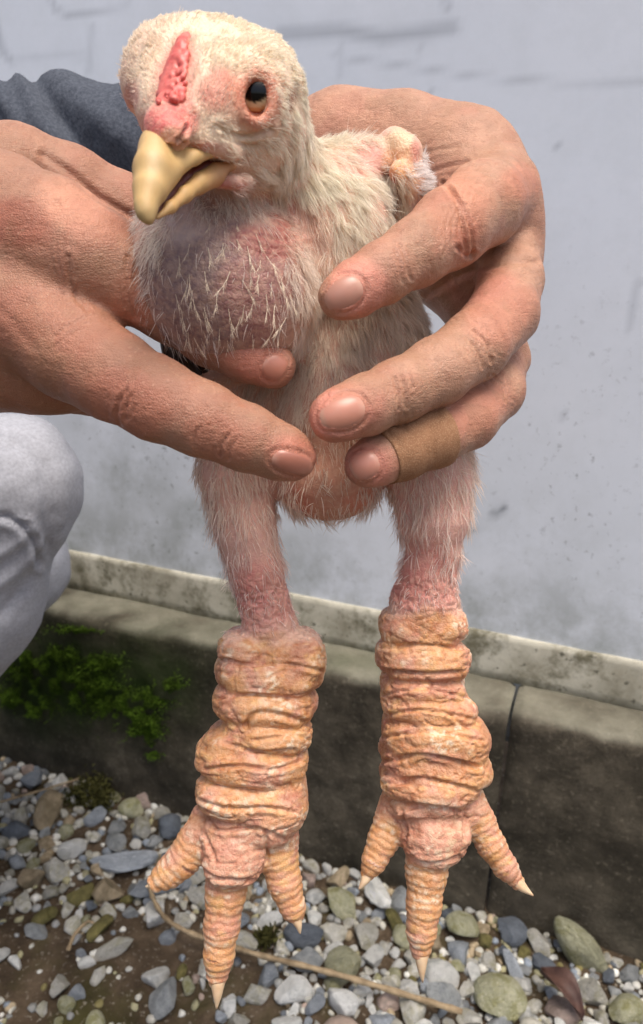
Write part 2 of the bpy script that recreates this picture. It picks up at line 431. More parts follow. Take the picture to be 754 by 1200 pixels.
def stone_mat(name, c0, c1, c2=None, speck=None, moss=0):
    m = NT(name); co = m.coord(); oi = m.n('ShaderNodeObjectInfo')
    va = m.n('ShaderNodeVectorMath', operation='ADD'); m.l(co, va.inputs[0]); cx = m.n('ShaderNodeCombineXYZ')
    mu = m.n('ShaderNodeMath', operation='MULTIPLY'); mu.inputs[1].default_value = 37; m.l(oi.outputs['Random'], mu.inputs[0]); m.l(mu.outputs[0], cx.inputs[0]); m.l(cx.outputs[0], va.inputs[1])
    v = va.outputs[0]
    b = m.ramp(m.noise(v, 1.6, 6, .65), [(.3, lin(c0)), (.7, lin(c1))])
    if c2: b = m.mix(m.ramp(m.noise(v, 1.1, 4, .7, .8), [(.48, grey(0)), (.62, grey(.75))]), b, lin(c2))
    if speck: b = m.mix(m.ramp(m.noise(v, 9, 3, .6), [(.58, grey(0)), (.68, grey(.6))]), b, lin(speck))
    hs = m.n('ShaderNodeHueSaturation'); mr = m.n('ShaderNodeMapRange'); mr.inputs[3].default_value = 1.05; mr.inputs[4].default_value = 1.75
    m.l(oi.outputs['Random'], mr.inputs[0]); m.l(mr.outputs[0], hs.inputs['Value']); m.l(b, hs.inputs['Color'])
    return m.fin(hs.outputs[0], .75, m.bump(m.noise(v, 7, 8, .7), .7, .05), spec=.3)
SM = {
 'pale': stone_mat('pale_limestone', (158, 156, 148), (196, 194, 186), (150, 146, 120), (110, 106, 98)),
 'white': stone_mat('white_marble', (186, 186, 182), (214, 214, 210), (168, 170, 166)),
 'grey': stone_mat('grey_stone', (112, 116, 118), (156, 159, 160), None, (92, 92, 90)),
 'blue': stone_mat('slate_blue_stone', (118, 124, 132), (158, 164, 170), None, (180, 184, 188)),
 'dark': stone_mat('dark_slate', (72, 78, 86), (104, 110, 118)),
 'green': stone_mat('algae_covered_stone', (128, 128, 104), (170, 168, 142), (116, 114, 66), (182, 178, 158)),
 'moss': stone_mat('mossy_stone', (90, 84, 52), (134, 126, 78), (74, 72, 36)),
 'tan': stone_mat('tan_stone', (140, 124, 100), (176, 160, 134), (120, 108, 84)),
 'pink': stone_mat('pinkish_stone', (150, 130, 120), (186, 168, 158), (130, 118, 108)),
}
BASES = {k: [] for k in SM}
for k in SM:
    for j in range(5):
        me = stone_mesh(list(SM).index(k)*11+j+3, rough=.26+.05*(j % 3), cuts=(5 if k in ('green', 'moss') else 11)); me.materials.append(SM[k]); BASES[k].append(me)
def ghit(px, py): return hit_plane(px, py, np.zeros(3), ZV)
def put_stone(px, py, rpx, kind, parent=ground, name='stone', me=None, rot=None, sc=(1, 1, 1), lift=.28):
    p = ghit(px, py); d = w2c(p)[2]; r = rpx*d/F
    o = bpy.data.objects.new(name, me or random.choice(BASES[kind]))
    z = float(gz(np.array([p[0]]), np.array([p[1]]))[0])
    o.location = (p[0], p[1], z+r*lift); o.scale = (r*sc[0], r*sc[1], r*sc[2])
    o.rotation_euler = rot or (random.uniform(-.4, .4), random.uniform(-.4, .4), random.uniform(0, 6.28))
    link(o, parent); return o
# stones one would point at: things of their own
special = [
 (680, 1122, 36, 'green', 'pale green pointed stone standing up in front of the kerb', (1.25, .62, .8), (.2, .75, -.5)),
 (585, 1172, 33, 'green', 'large rounded greenish grey stone right of the middle claw of the right foot', (1, 1, 1), None),
 (522, 1170, 24, 'grey', 'round grey stone directly below the right foot claw', (1, 1, 1), None),
 (192, 1178, 26, 'grey', 'angular light grey stone on bare soil left of the longest left claw', (1, .9, 1), None),
 (178, 938, 22, 'pink', 'pinkish brown stone at the top of the gravel against the kerb', (1.1, .8, .9), None),
 (150, 1018, 33, 'blue', 'flat pale blue slab under the outer toe of the left foot', (1.5, .7, .45), (0, 0, .1)),
 (190, 1042, 26, 'blue', 'long blue-grey stone just beneath the pale slab', (1.7, .6, .5), (0, 0, .35)),
 (355, 1102, 27, 'dark', 'dark slate stone beside the right claw of the left foot', (1.1, .8, .6), None),
 (402, 1062, 26, 'green', 'yellow green lichen covered stone between the two feet', (1, .8, .8), None),
 (440, 1048, 25, 'white', 'white angular stone between the feet near the kerb', (1.2, .8, .7), None),
 (118, 1092, 20, 'moss', 'brown green mossy stone on the soil left of centre', (1, .9, .8), None),
 (135, 1118, 24, 'pale', 'pale wedge shaped stone half sunk in the brown soil', (1.2, .7, .7), None),
 (60, 955, 30, 'tan', 'large pale tan stone near the left picture edge', (1.25, .8, .7), None),
 (598, 1130, 20, 'blue', 'grey blue tilted stone before the mossy pebbles by the kerb', (1.2, .7, .7), None),
 (735, 1185, 26, 'green', 'light green stone in the bottom right corner', (1, .8, .8), None),
]
taken = []
for (px, py, r, k, lab, sc, rot) in special:
    o = put_stone(px, py, r, k, None, 'stone', None, rot, sc, .35); tag(o, lab, 'stone', 'loose stones lying on the gravel'); taken.append((px, py, r*.9))
def foot_y(x): return 884+.326*x             # where the kerb meets the ground
def soil(px, py):
    q = 1052+30*math.sin(px*.02)+ (px-100)*.25
    return 1/(1+math.exp(-(py-q)/16)) if px < 330 else .25/(1+math.exp(-(py-1170)/10))
cands = []
def SN(px, py): return float(np.clip((fbm(np.array([[px/24, py/18, 3.3]]), 19, 2)[0]-.5)*2.2+.5, 0, 1))
for rad, tries in ((23, 240), (17, 900), (13, 2600), (10, 5500), (7.5, 7000)):
    for _ in range(tries):
        px = random.uniform(-30, 790); py = random.uniform(885, 1225)
        if py < foot_y(px)+rad*.55: continue
        s = soil(px, py)
        if SN(px, py) < s*(.97 if rad >= 15 else .84): continue
        rr = rad*random.uniform(.82, 1.12)*(.75+.35*(py-880)/320)
        if any((px-a)**2+((py-b)*1.35)**2 < (.74*(rr+c))**2 for a, b, c in taken): continue
        taken.append((px, py, rr)); cands.append((px, py, rr))
def kind_at(px, py):
    g = .05+.36*math.exp(-((px-590)/110)**2-((py-1095)/45)**2)+.15*(px < 240 and py > 1050)
    u = random.random()
    if u < g: return random.choice(('green', 'moss', 'green', 'tan'))
    return random.choices(('pale', 'white', 'grey', 'blue', 'dark', 'green', 'tan', 'pink'), (34, 28, 14, 10, 3, 6, 6, 3))[0]
cands.sort(key=lambda c: -c[2]*(1 if -15 < c[0] < 770 and c[1] < 1215 else .1))
for px, py, r in cands[:298]: put_stone(px, py, r*.98, kind_at(px, py))
def merged(name, items, parent, kind='stuff'):
    Vs, Fs, mats, mi = [], [], [], []; off = 0
    cache = {}
    for (px, py, r, k) in items:
        me = BASES_LOW[k][random.randrange(3)]
        if me.name not in cache:
            cache[me.name] = (np.array([v.co[:] for v in me.vertices]), np.array([p.vertices[:] for p in me.polygons]))
        V, Fc = cache[me.name]; p = ghit(px, py); rr = r*w2c(p)[2]/F
        a = random.uniform(0, 6.28); c, s = math.cos(a), math.sin(a)
        z = float(gz(np.array([p[0]]), np.array([p[1]]))[0])
        Vs.append((V*rr)@np.array([[c, s, 0], [-s, c, 0], [0, 0, 1]])+np.array([p[0], p[1], z+rr*.2])); Fs.append(Fc+off); off += len(V)
        mi += [list(SM).index(k)]*len(Fc)
    o = mesh_np(name, np.concatenate(Vs), np.concatenate(Fs), None, parent)
    return o, mi
BASES_LOW = {k: [stone_mesh(200+list(SM).index(k)*5+j, .2, 5, 2) for j in range(3)] for k in SM}
PEB = NT('pebble_mix'); co = PEB.coord(); vo = PEB.n('ShaderNodeAttribute', attribute_name='Col')
PEBM = PEB.fin(PEB.mix(PEB.ramp(PEB.noise(co, 120, 5), [(.35, grey(0)), (.65, grey(.35))]), vo.outputs[0], lin((120, 114, 100))), .8, PEB.bump(PEB.noise(co, 260, 5), .6, .002), spec=.25)
items = cands[298:]
for _ in range(2600):
    px = random.uniform(-30, 790); py = random.uniform(888, 1225)
    if py < foot_y(px)+2 or SN(px*1.7, py*1.7) < soil(px, py)*.72: continue
    items.append((px, py, random.uniform(3.2, 7.5)))
for _ in range(3600):                         # the gravel strip goes on along the kerb outside the picture
    s_ = random.uniform(-1.9, 1.7); q_ = abs(random.gauss(0, .22)); p = TV*s_+NV*(D0-.02-q_); c = w2c(p)
    if c[2] < .2: continue
    px, py = CX+F*c[0]/c[2], CY+F*c[1]/c[2]
    if -30 < px < 790 and py < 1225: continue
    items.append((px, py, random.choice((5, 7, 10, 16, 22))*random.uniform(.7, 1.2)/c[2]*.9))
items = [(a, b, c, kind_at(a, b)) for a, b, c in items]
o, mi = merged('pebbles', items, ground); tag(o, kind='stuff')
KC = {'pale': (178, 176, 166), 'white': (204, 204, 198), 'grey': (136, 138, 138), 'blue': (128, 138, 150), 'dark': (86, 92, 100), 'green': (150, 146, 114), 'moss': (110, 102, 60), 'tan': (160, 144, 118), 'pink': (170, 150, 138)}
me = o.data; me.materials.append(PEBM); ca = me.color_attributes.new('Col', 'FLOAT_COLOR', 'POINT')
cl = np.ones((len(me.vertices), 4), np.float32); kl = list(SM); q = 0
for (a, b, c, k) in items:
    n = 42; v = .8+.5*random.random(); cl[q:q+n, :3] = lin(KC[k])*v; q += n
ca.data.foreach_set('color', cl.ravel())
# moss on the kerb
def leaf_mass(name, pts, nrm, size, mat, parent=None, per=5):
    n = len(pts); V = []; Fc = []
    a = rng.normal(size=(n, 3)); nn = nrm*.9+a*.75; nn /= np.linalg.norm(nn, axis=1)[:, None]
    t = np.cross(nn, rng.normal(size=(n, 3))); t /= np.linalg.norm(t, axis=1)[:, None]; b = np.cross(nn, t)
    s = (size*rng.uniform(.6, 1.4, n))[:, None]
    V = np.stack([pts, pts+(nn*1.0+t*.35)*s, pts+nn*1.7*s+b*.15*s, pts+(nn*1.0-t*.35)*s], 1).reshape(-1, 3)
    Q = np.arange(4*n).reshape(n, 4)
    return mesh_np(name, V, Q, mat, parent)
m = NT('moss_green'); co = m.coord(); MOSSM = m.fin(m.ramp(m.noise(co, 40, 4), [(.3, lin((44, 58, 16))), (.7, lin((88, 116, 34)))]), .8, spec=.1)
m.b.inputs['Subsurface Weight'].default_value = 0
pts = []
blobs = [(25, 770, 26, 20), (60, 795, 34, 22), (100, 805, 36, 22), (140, 825, 30, 22), (172, 850, 24, 20), (20, 815, 22, 14), (185, 815, 22, 12), (120, 775, 26, 10), (75, 765, 24, 10), (182, 878, 12, 10), (45, 830, 22, 10), (205, 800, 14, 8), (90, 740, 30, 8)]
for (x, y, rx, ry) in blobs:
    for _ in range(int(rx*ry*6)):
        g = rng.normal(size=2)*.5; px, py = x+g[0]*rx, y+g[1]*ry
        p = hit_plane(px, py, W(0, 0, 0), NV)
        if not 0 < p[2] < LEDGE_Z-.012: continue
        clump = fbm(np.array([[px*.09, py*.09, 1.0]]), 77, 2)[0]
        if clump < .42: continue
        h = max(0, clump-.38)*.022*math.exp(-(g@g)*.5)
        pts.append(p-NV*(h*random.uniform(.2, 1)+.002))
pts = np.array(pts); nr = np.tile(-NV*.8+ZV*.35, (len(pts), 1))
moss = leaf_mass('moss', pts, nr, .0020, MOSSM); tag(moss, 'bright green moss growing on the dark kerb at left', 'moss', kind='stuff')
# dark moss clump on the gravel, grass-like wisps
pts = []
for (x, y, r) in ((105, 940, 26), (118, 950, 16), (420, 968, 0), (312, 1108, 14)):
    for _ in range(int(r*r*2.2)):
        g = rng.normal(size=3)*.42; p = ghit(x, y); rr = r*w2c(p)[2]/F
        pts.append(p+np.array([g[0]*rr, g[1]*rr*.8, abs(g[2])*rr*.9+.006]))
pts = np.array(pts); m = NT('dark_moss'); co = m.coord(); DM = m.fin(m.ramp(m.noise(co, 60, 4), [(.3, lin((46, 46, 24))), (.7, lin((86, 84, 46)))]), .9, spec=.1)
o = leaf_mass('moss', pts, np.tile(ZV, (len(pts), 1)), .0042, DM); tag(o, 'dark brownish moss clump lying on the gravel below the kerb', 'moss', kind='stuff')
# twigs
m = NT('dry_bark'); co = m.coord(); BARK = m.fin(m.ramp(m.noise(co, 70, 5), [(.3, lin((112, 96, 74))), (.7, lin((172, 152, 122)))]), .85, m.bump(m.noise(co, 200, 6), .8, .002), spec=.2)
def twig(pts, r0, r1, lab, lift=.018):
    q = []
    for (px, py) in pts:
        p = ghit(px, py); q.append(p+ZV*(lift+random.uniform(-.002, .003)))
    q = spline(q, len(pts)*5); n = len(q)
    rr = [(r0+(r1-r0)*i/(n-1))*(1+.18*math.sin(i*1.9)) for i in range(n)]
    V, Fc = loft(q, rr, 8); o = mesh_py('twig', V, Fc, BARK); tag(o, lab, 'twig'); return o
twig([(176, 1052), (182, 1072), (196, 1092), (222, 1110), (262, 1124), (310, 1140), (372, 1154), (430, 1170), (500, 1192), (540, 1204)], .0026, .0034, 'long bent brown twig lying across the gravel under both feet', .022)
twig([(82, 1130), (90, 1112), (104, 1098), (112, 1097)], .0022, .0016, 'short thin curved tan twig on the soil at lower left', .02)
twig([(-10, 968), (40, 952), (95, 935)], .0016, .0013, 'thin grey straw across the stones at left', .034)
# dead leaf
m = NT('dead_leaf'); co = m.coord(); LEAF = m.fin(m.ramp(m.noise(co, 60, 5), [(.3, lin((58, 40, 36))), (.7, lin((90, 66, 58)))]), .6, spec=.3)
p0 = ghit(655, 1180)+ZV*.02; V = []; Fc = []; nu, nv = 12, 7
for i in range(nu):
    t = i/(nu-1)
    for j in range(nv):
        s = (j/(nv-1)-.5)*2; wd = .012*math.sin(math.pi*min(1, t*.97+.03))**.8
        x = (t-.5)*.055; y = s*wd; z = .010*s*s+.012*math.sin(t*4)+.002*math.sin(s*9+t*7)
        a = 2.2; V.append(p0+np.array([x*math.cos(a)-y*math.sin(a), x*math.sin(a)+y*math.cos(a), z+x*.35]))
for i in range(nu-1):
    for j in range(nv-1): Fc.append((i*nv+j, (i+1)*nv+j, (i+1)*nv+j+1, i*nv+j+1))
o = mesh_py('dead_leaf', V, Fc, LEAF); md = o.modifiers.new('s', 'SOLIDIFY'); md.thickness = .0005
tag(o, 'curled dark reddish brown dead leaf on the gravel at lower right', 'leaf')
print('setting', time.time()-T0)
# ================================================================== BIRD
def paint(V, X, Y, base, spots):
    """skin colour: base colour and soft patches, a few of them painted shade (px, py, rx, ry, rot, colour, strength)"""
    c = np.tile(lin(base), (len(V), 1)); wob = (fbm(V*130, 91, 2)-.5)*.9
    for (a, b, rx, ry, rot, col, st) in spots:
        t = math.radians(rot); dx, dy = X-a, Y-b
        u = (dx*math.cos(t)+dy*math.sin(t))/rx; v = (-dx*math.sin(t)+dy*math.cos(t))/ry
        q = np.sqrt(u*u+v*v)+wob*.35; m = np.clip((1.25-q)/.5, 0, 1)[:, None]*st
        c = c*(1-m)+lin(col)*m
    return c
def facing(V, N):
    d = V-CAMPOS; d /= np.linalg.norm(d, axis=1)[:, None]; return -(d*N).sum(1)
GAIN = 1.0
def groove(V, N, X, Y, fc, lines, inflate=0):
    """press creases into the skin: (polyline, half width px, depth mm)"""
    out = np.zeros(len(V))
    for pts, wd, dp in lines:
        pts = [tuple(p) for p in spline(pts, max(2, len(pts)*4))] if len(pts) > 2 else pts
        d = polydist(X, Y, pts)
        e = np.exp(-(d/wd)**2)-.35*np.exp(-((d-2.2*wd)/(1.1*wd))**2)
        out -= dp*.001*e*GAIN
    return V+N*(out*np.clip(fc*4, 0, 1))[:, None]

BASEP = P(385, 560, .36)
chicken = empty('chicken', P(385, 1170, .37)-np.array([0, 0, .0]))
tag(chicken, 'pale half feathered young chicken with huge wrinkled orange legs held up in two hands', 'chicken')
LD, RD = .372, .372
fx0, fx1 = C3(120, 0, .26), C3(650, 1200, .39)
fb = Field([C3(120, 0, .385)[0]-.0, C3(0, 0, .30)[1]-.004, .205], [C3(660, 0, .385)[0], C3(0, 1180, .372)[1]+.006, .42], .00085)
# ---- head
def E(*a, **k): fb.ell(*a, **k)
E((256, 104, .288), (78, 66, 82), .012)
E((207, 88, .272), (46, 50, 48), .014)
E((185, 94, .274), (30, 38, 44), .012)
E((319, 118, .292), (34, 60, 70), .010)
E((300, 150, .278), (56, 50, 54), .012)
E((240, 140, .262), (58, 52, 50), .012)
E((272, 182, .275), (50, 36, 44), .010)
E((215, 150, .250), (34, 30, 34), .010)
E((203, 157, .2385), (19, 17, 17), .006)            # fleshy bump above the nostril
E((190, 150, .243), (20, 26, 22), .006)
E((245, 90, .2555), (30, 36, 30), .012, rot=15)      # brow beside the comb
E((305, 78, .268), (40, 20, 28), .008, rot=22)       # brow over the eye
E((250, 128, .2500), (25, 34, 26), .008, rot=10)
fb.chain([(272, 78, .262, 11), (296, 76, .2615, 13), (320, 84, .265, 13), (338, 100, .272, 11)], .008)
fb.chain([(240, 168, .2475, 9), (262, 174, .252, 8), (278, 181, .257, 6)], .005)
fb.chain([(256, 214, .2615, 7), (276, 214, .2625, 8.5), (292, 211, .265, 6)], .003)
# eye sockets with lids
def eye_at(c, rx, ry, d):
    fb.ell((c[0], c[1], d), (rx, ry, rx), .003, sub=True, rot=8)
EYE = (301, 114, .2555)
ring = []
for j in range(17):
    t = 2*math.pi*j/16; ring.append((301+20*math.cos(t)-3*math.sin(t)*.3, 115+29*math.sin(t), .2515+.004*math.cos(t)*.6+.0012*abs(math.sin(t)), 4.4))
E((301, 115, .262), (33, 38, 30), .010)
fb.ell((300, 115, .249), (19.5, 28.5, 30), .002, sub=True)
fb.chain(ring, .0025)
ring2 = [(a+(a-301)*.5, b+(b-115)*.42, d+.0045, 4.2) for a, b, d, r in ring]; fb.chain(ring2[1:9], .004)
E((164, 104, .272), (13, 20, 24), .008); E((186, 128, .262), (22, 34, 30), .010); 
# ---- neck and trunk
fb.chain([(284, 172, .298, 60), (314, 215, .315, 64), (362, 270, .332, 80), (372, 320, .345, 82)], .016)
E((264, 331, .302), (101, 95, 90), .010)             # crop
E((216, 290, .296), (52, 54, 62), .012)
E((302, 366, .302), (62, 52, 62), .010)
fb.chain([(396, 215, .332, 40), (420, 260, .325, 30), (395, 320, .322, 34)], .012)
E((372, 430, .372), (122, 165, 105), .015)
E((425, 395, .345), (66, 66, 60), .012)
E((380, 470, .345), (70, 90, 62), .012)
E((386, 560, .352), (64, 50, 62), .008)
E((432, 192, .335), (32, 28, 32), .008)
# wing stub, bony elbow
fb.chain([(440, 185, .345, 18), (460, 166, .333, 14), (478, 180, .328, 16), (482, 215, .330, 17), (474, 250, .337, 15)], .004)
E((464, 163, .328), (14, 12, 13), .004); E((466, 202, .322), (10, 14, 10), .004); E((482, 172, .326), (9, 13, 9), .003)
# ---- legs
fb.chain([(292, 470, .358, 66), (276, 555, .352, 43), (288, 620, .356, 36), (300, 668, .360, 32), (309, 704, .364, 30), (317, 738, .368, 33), (318, 770, .370, 30)], .006)
fb.chain([(470, 470, .358, 75), (504, 555, .352, 49), (508, 605, .354, 42), (508, 645, .358, 31), (501, 680, .362, 33), (498, 706, .366, 41), (496, 740, .368, 44)], .006)
def roll(x0, x1, y0, y1, d, rz, k=.0011, rot=0, p=2.75):
    fb.ell(((x0+x1)/2, (y0+y1)/2, d), ((x1-x0)/2, (y1-y0)/2, rz), k, rot=rot, p=p)
# left shank: stacked rolls of swollen skin
fb.chain([(316, 760, LD+.004, 40), (312, 830, LD+.004, 46), (296, 890, LD+.004, 48), (290, 950, LD+.004, 42)], .002)
R_ = dict(p=2.5)
roll(259, 320, 737, 780, LD-.001, 46, .002, rot=14); roll(304, 381, 736, 806, LD-.001, 48, .002, rot=-12)
roll(253, 379, 762, 812, LD, 56, .0009, rot=3); roll(250, 372, 796, 846, LD, 58, .0009, rot=4)
roll(262, 368, 832, 872, LD-.001, 57, .0009, rot=8); roll(239, 320, 842, 878, LD, 55, .0009, rot=-12)
roll(231, 361, 858, 912, LD-.0008, 61, .0008, rot=6); roll(230, 340, 898, 950, LD, 61, .0008, rot=5); roll(282, 361, 892, 970, LD, 58, .0012, rot=-6)
roll(244, 346, 938, 974, LD, 52, .001, rot=9)
# right shank
fb.chain([(494, 740, RD+.004, 44), (496, 800, RD+.004, 46), (508, 860, RD+.004, 54), (506, 920, RD+.004, 44)], .002)
roll(443, 546, 706, 756, RD-.001, 51, .0014, rot=-3); roll(441, 549, 742, 796, RD, 56, .0009, rot=4)
roll(447, 542, 786, 818, RD, 54, .0009, rot=3); roll(448, 556, 804, 848, RD, 58, .0009, rot=7)
roll(446, 574, 828, 890, RD-.0005, 62, .0009, rot=6); roll(444, 575, 866, 912, RD, 61, .0009, rot=9)
roll(444, 560, 892, 932, RD-.0015, 60, .0008, rot=3); roll(454, 545, 920, 946, RD-.001, 52, .0012, rot=-3)
# feet: pads and toes
TOES = []
def toe(pts, k=.003):
    fb.chain(pts, k, kin=.004); TOES.append([(C3(*p[:3]), p[3]*p[2]/F) for p in pts])
d = LD
E((278, 968, d-.002), (50, 26, 42), .004); E((327, 974, d), (24, 26, 30), .003); E((246, 968, d), (20, 26, 30), .003)
E((274, 1000, d-.010), (38, 37, 36), .0016, p=2.3)
toe([(240, 962, d-.002, 19), (230, 985, d-.004, 20), (214, 1008, d-.006, 18.5), (198, 1023, d-.007, 15.5), (183, 1034, d-.008, 11)])
toe([(268, 1010, d-.006, 27), (265, 1045, d-.008, 22.5), (260, 1085, d-.010, 19.5), (257, 1118, d-.011, 16.5), (255, 1142, d-.011, 13)])
toe([(324, 968, d-.001, 22), (326, 1000, d-.003, 22), (334, 1035, d-.005, 18.5), (343, 1062, d-.006, 13.5), (346, 1071, d-.006, 11)])
d = RD
E((505, 944, d-.002), (50, 24, 40), .004); E((546, 944, d), (24, 26, 30), .003); E((466, 948, d), (18, 26, 28), .003)
E((506, 976, d-.009), (38, 36, 36), .0016, p=2.3); E((528, 980, d-.012), (24, 28, 26), .0015)
toe([(464, 938, d, 15), (458, 962, d-.002, 17.5), (449, 985, d-.004, 16.5), (439, 1008, d-.006, 13), (432, 1022, d-.006, 9)])
toe([(502, 988, d-.006, 25), (500, 1020, d-.008, 23), (497, 1060, d-.010, 19), (494, 1090, d-.011, 16), (493, 1112, d-.011, 12.5)])
toe([(550, 938, d, 19), (561, 962, d-.002, 18), (576, 990, d-.004, 15.5), (592, 1015, d-.005, 13), (606, 1033, d-.005, 9)])
# hind toes, pointing away
toe([(290, 952, LD+.012, 20), (286, 985, LD+.034, 15), (284, 1010, LD+.048, 9)]); toe([(508, 930, RD+.012, 20), (512, 962, RD+.034, 15), (514, 990, RD+.048, 9)])
V, Q = fb.mesh(2)
del fb
N = vnorm(V, Q); X, Y = proj(V); fc = facing(V, N); Vc = w2c(V)
print('bird mesh', len(V), time.time()-T0)
# ---- relief of the skin
foot = np.clip((Y-(np.where(X < 400, 742, 712)+(fbm(V*120, 8, 2)-.5)*26))/12, 0, 1)
ank = np.clip((Y-640)/40, 0, 1)*(1-foot)
toew = np.zeros(len(V)); disp = np.zeros(len(V))
for ti, ch in enumerate(TOES):
    acc = 0
    for (a, ra), (b, rb) in zip(ch[:-1], ch[1:]):
        ab = b-a; L = np.linalg.norm(ab); t = ((Vc-a)@ab)/(L*L); tc = np.clip(t, 0, 1)
        dist = np.linalg.norm(Vc-a-tc[:, None]*ab, axis=1); r = ra+(rb-ra)*tc
        m = (np.abs(dist-r) < .0026) & (t >= -.02) & (t <= 1.0 if (b is not ch[-1][0]) else t < 1.4)
        s = acc+t*L; ph = s/.0037+(vnoise(Vc*320, 40+ti)-.5)*.55+(vnoise(Vc*120, 60+ti)-.5)*.5
        rid = np.abs(np.sin(math.pi*ph))**.55
        wgt = np.clip((s-.004)/.006, 0, 1)
        toew = np.where(m, np.maximum(toew, wgt), toew); disp = np.where(m, (rid-.72)*.00085*wgt, disp); acc += L
pp = Vc/np.array([.015, .0042, .015]); wr = fbm(pp+.5*fbm(Vc*180, 4, 2)[:, None], 31, 3)
wr2 = np.abs(fbm(Vc/np.array([.009, .0042, .009]), 37, 2)-.5)*2
shank = foot*(1-toew)
wr3 = fbm(Vc/np.array([.0065, .0013, .0065]), 33, 2)
wr4 = np.abs(fbm(Vc/np.array([.022, .0055, .022])+3.3, 39, 2)-.5)*2; wr5 = np.abs(fbm(Vc/np.array([.004, .012, .006])+5.1, 42, 2)-.5)*2
disp += shank*((wr-.5)*.0007+(wr3-.5)*.00035-np.exp(-(wr2/.06)**2)*.0007-np.exp(-(wr4/.045)**2)*.0009-np.exp(-(wr5/.05)**2)*.0002)
disp += shank*(fbm(Vc*75, 44, 2)-.5)*.0034
cell = fbm(Vc*700, 12, 2)-.5; disp += foot*cell*.00022
ar = np.abs(fbm(Vc/np.array([.0032, .0024, .0032]), 51, 2)-.5)*2
disp -= ank*np.exp(-(ar/.16)**2)*.0011*np.clip((Y-655)/40, 0, 1)
bodyw = np.clip((690-Y)/40, 0, 1); disp += bodyw*(fbm(Vc*330, 5, 3)-.5)*.0006
cw = np.exp(-(((X-300)/80)**2+((Y-330)/75)**2)**2); disp += cw*(fbm(Vc/np.array([.012, .0016, .012]), 77, 2)-.5)*.0007
V = V+N*disp[:, None]
FOLDS = [([(288, 850), (300, 836), (330, 838), (368, 850)], 3, 1.0), ([(262, 772), (290, 779), (330, 778), (378, 786)], 2.2, .8), ([(240, 902), (280, 898), (320, 902), (352, 892)], 2.2, .9),
 ([(250, 818), (300, 814), (366, 822)], 2, .7), ([(236, 938), (270, 948), (310, 946), (346, 952)], 2.2, .9), ([(262, 870), (300, 880), (345, 878)], 2, .8), ([(300, 868), (340, 862), (362, 866)], 2, .6),
 ([(446, 786), (490, 790), (540, 788)], 2.4, 1.0), ([(448, 760), (490, 756), (545, 760)], 2, .7), ([(452, 838), (500, 832), (560, 844)], 2, .7), ([(446, 892), (500, 886), (560, 900)], 2.4, 1.0),
 ([(448, 864), (500, 858), (568, 868)], 2, .7), ([(450, 918), (500, 914), (556, 926)], 2.2, .8), ([(530, 838), (545, 852), (560, 848)], 2, .6), ([(452, 814), (500, 806), (548, 818)], 1.8, .6),
 ([(246, 968), (262, 974), (300, 970), (330, 980)], 2.2, .8), ([(470, 950), (500, 944), (536, 950)], 2.2, .8), ([(240, 978), (252, 1010)], 2, .7), ([(312, 975), (313, 1010)], 2.4, .9), ([(545, 950), (546, 985)], 2.2, .8), ([(472, 955), (474, 990)], 2, .7),
 ([(236, 1018), (260, 1030), (300, 1032)], 2.2, .8), ([(476, 1004), (500, 1012), (540, 1006)], 2, .8),
 ([(285, 272), (330, 281), (368, 272)], 2, .22), ([(292, 283), (322, 292), (372, 284)], 1.6, .16), ([(300, 296), (340, 300), (376, 297)], 1.8, .14), ([(330, 262), (350, 272), (376, 262)], 1.8, .2),
 ([(255, 148), (285, 160), (318, 152)], 3, .7), ([(262, 160), (290, 170), (322, 166)], 2.5, .5), ([(210, 164), (215, 158), (218, 150)], 2.2, 1.4), ([(198, 170), (208, 172), (216, 166)], 1.8, .9)]
N = vnorm(V, Q); GAIN = 1.8; V = groove(V, N, X, Y, fc, FOLDS); GAIN = .75
PINK, RED, CREAM = (205, 150, 138), (186, 92, 84), (222, 200, 172)
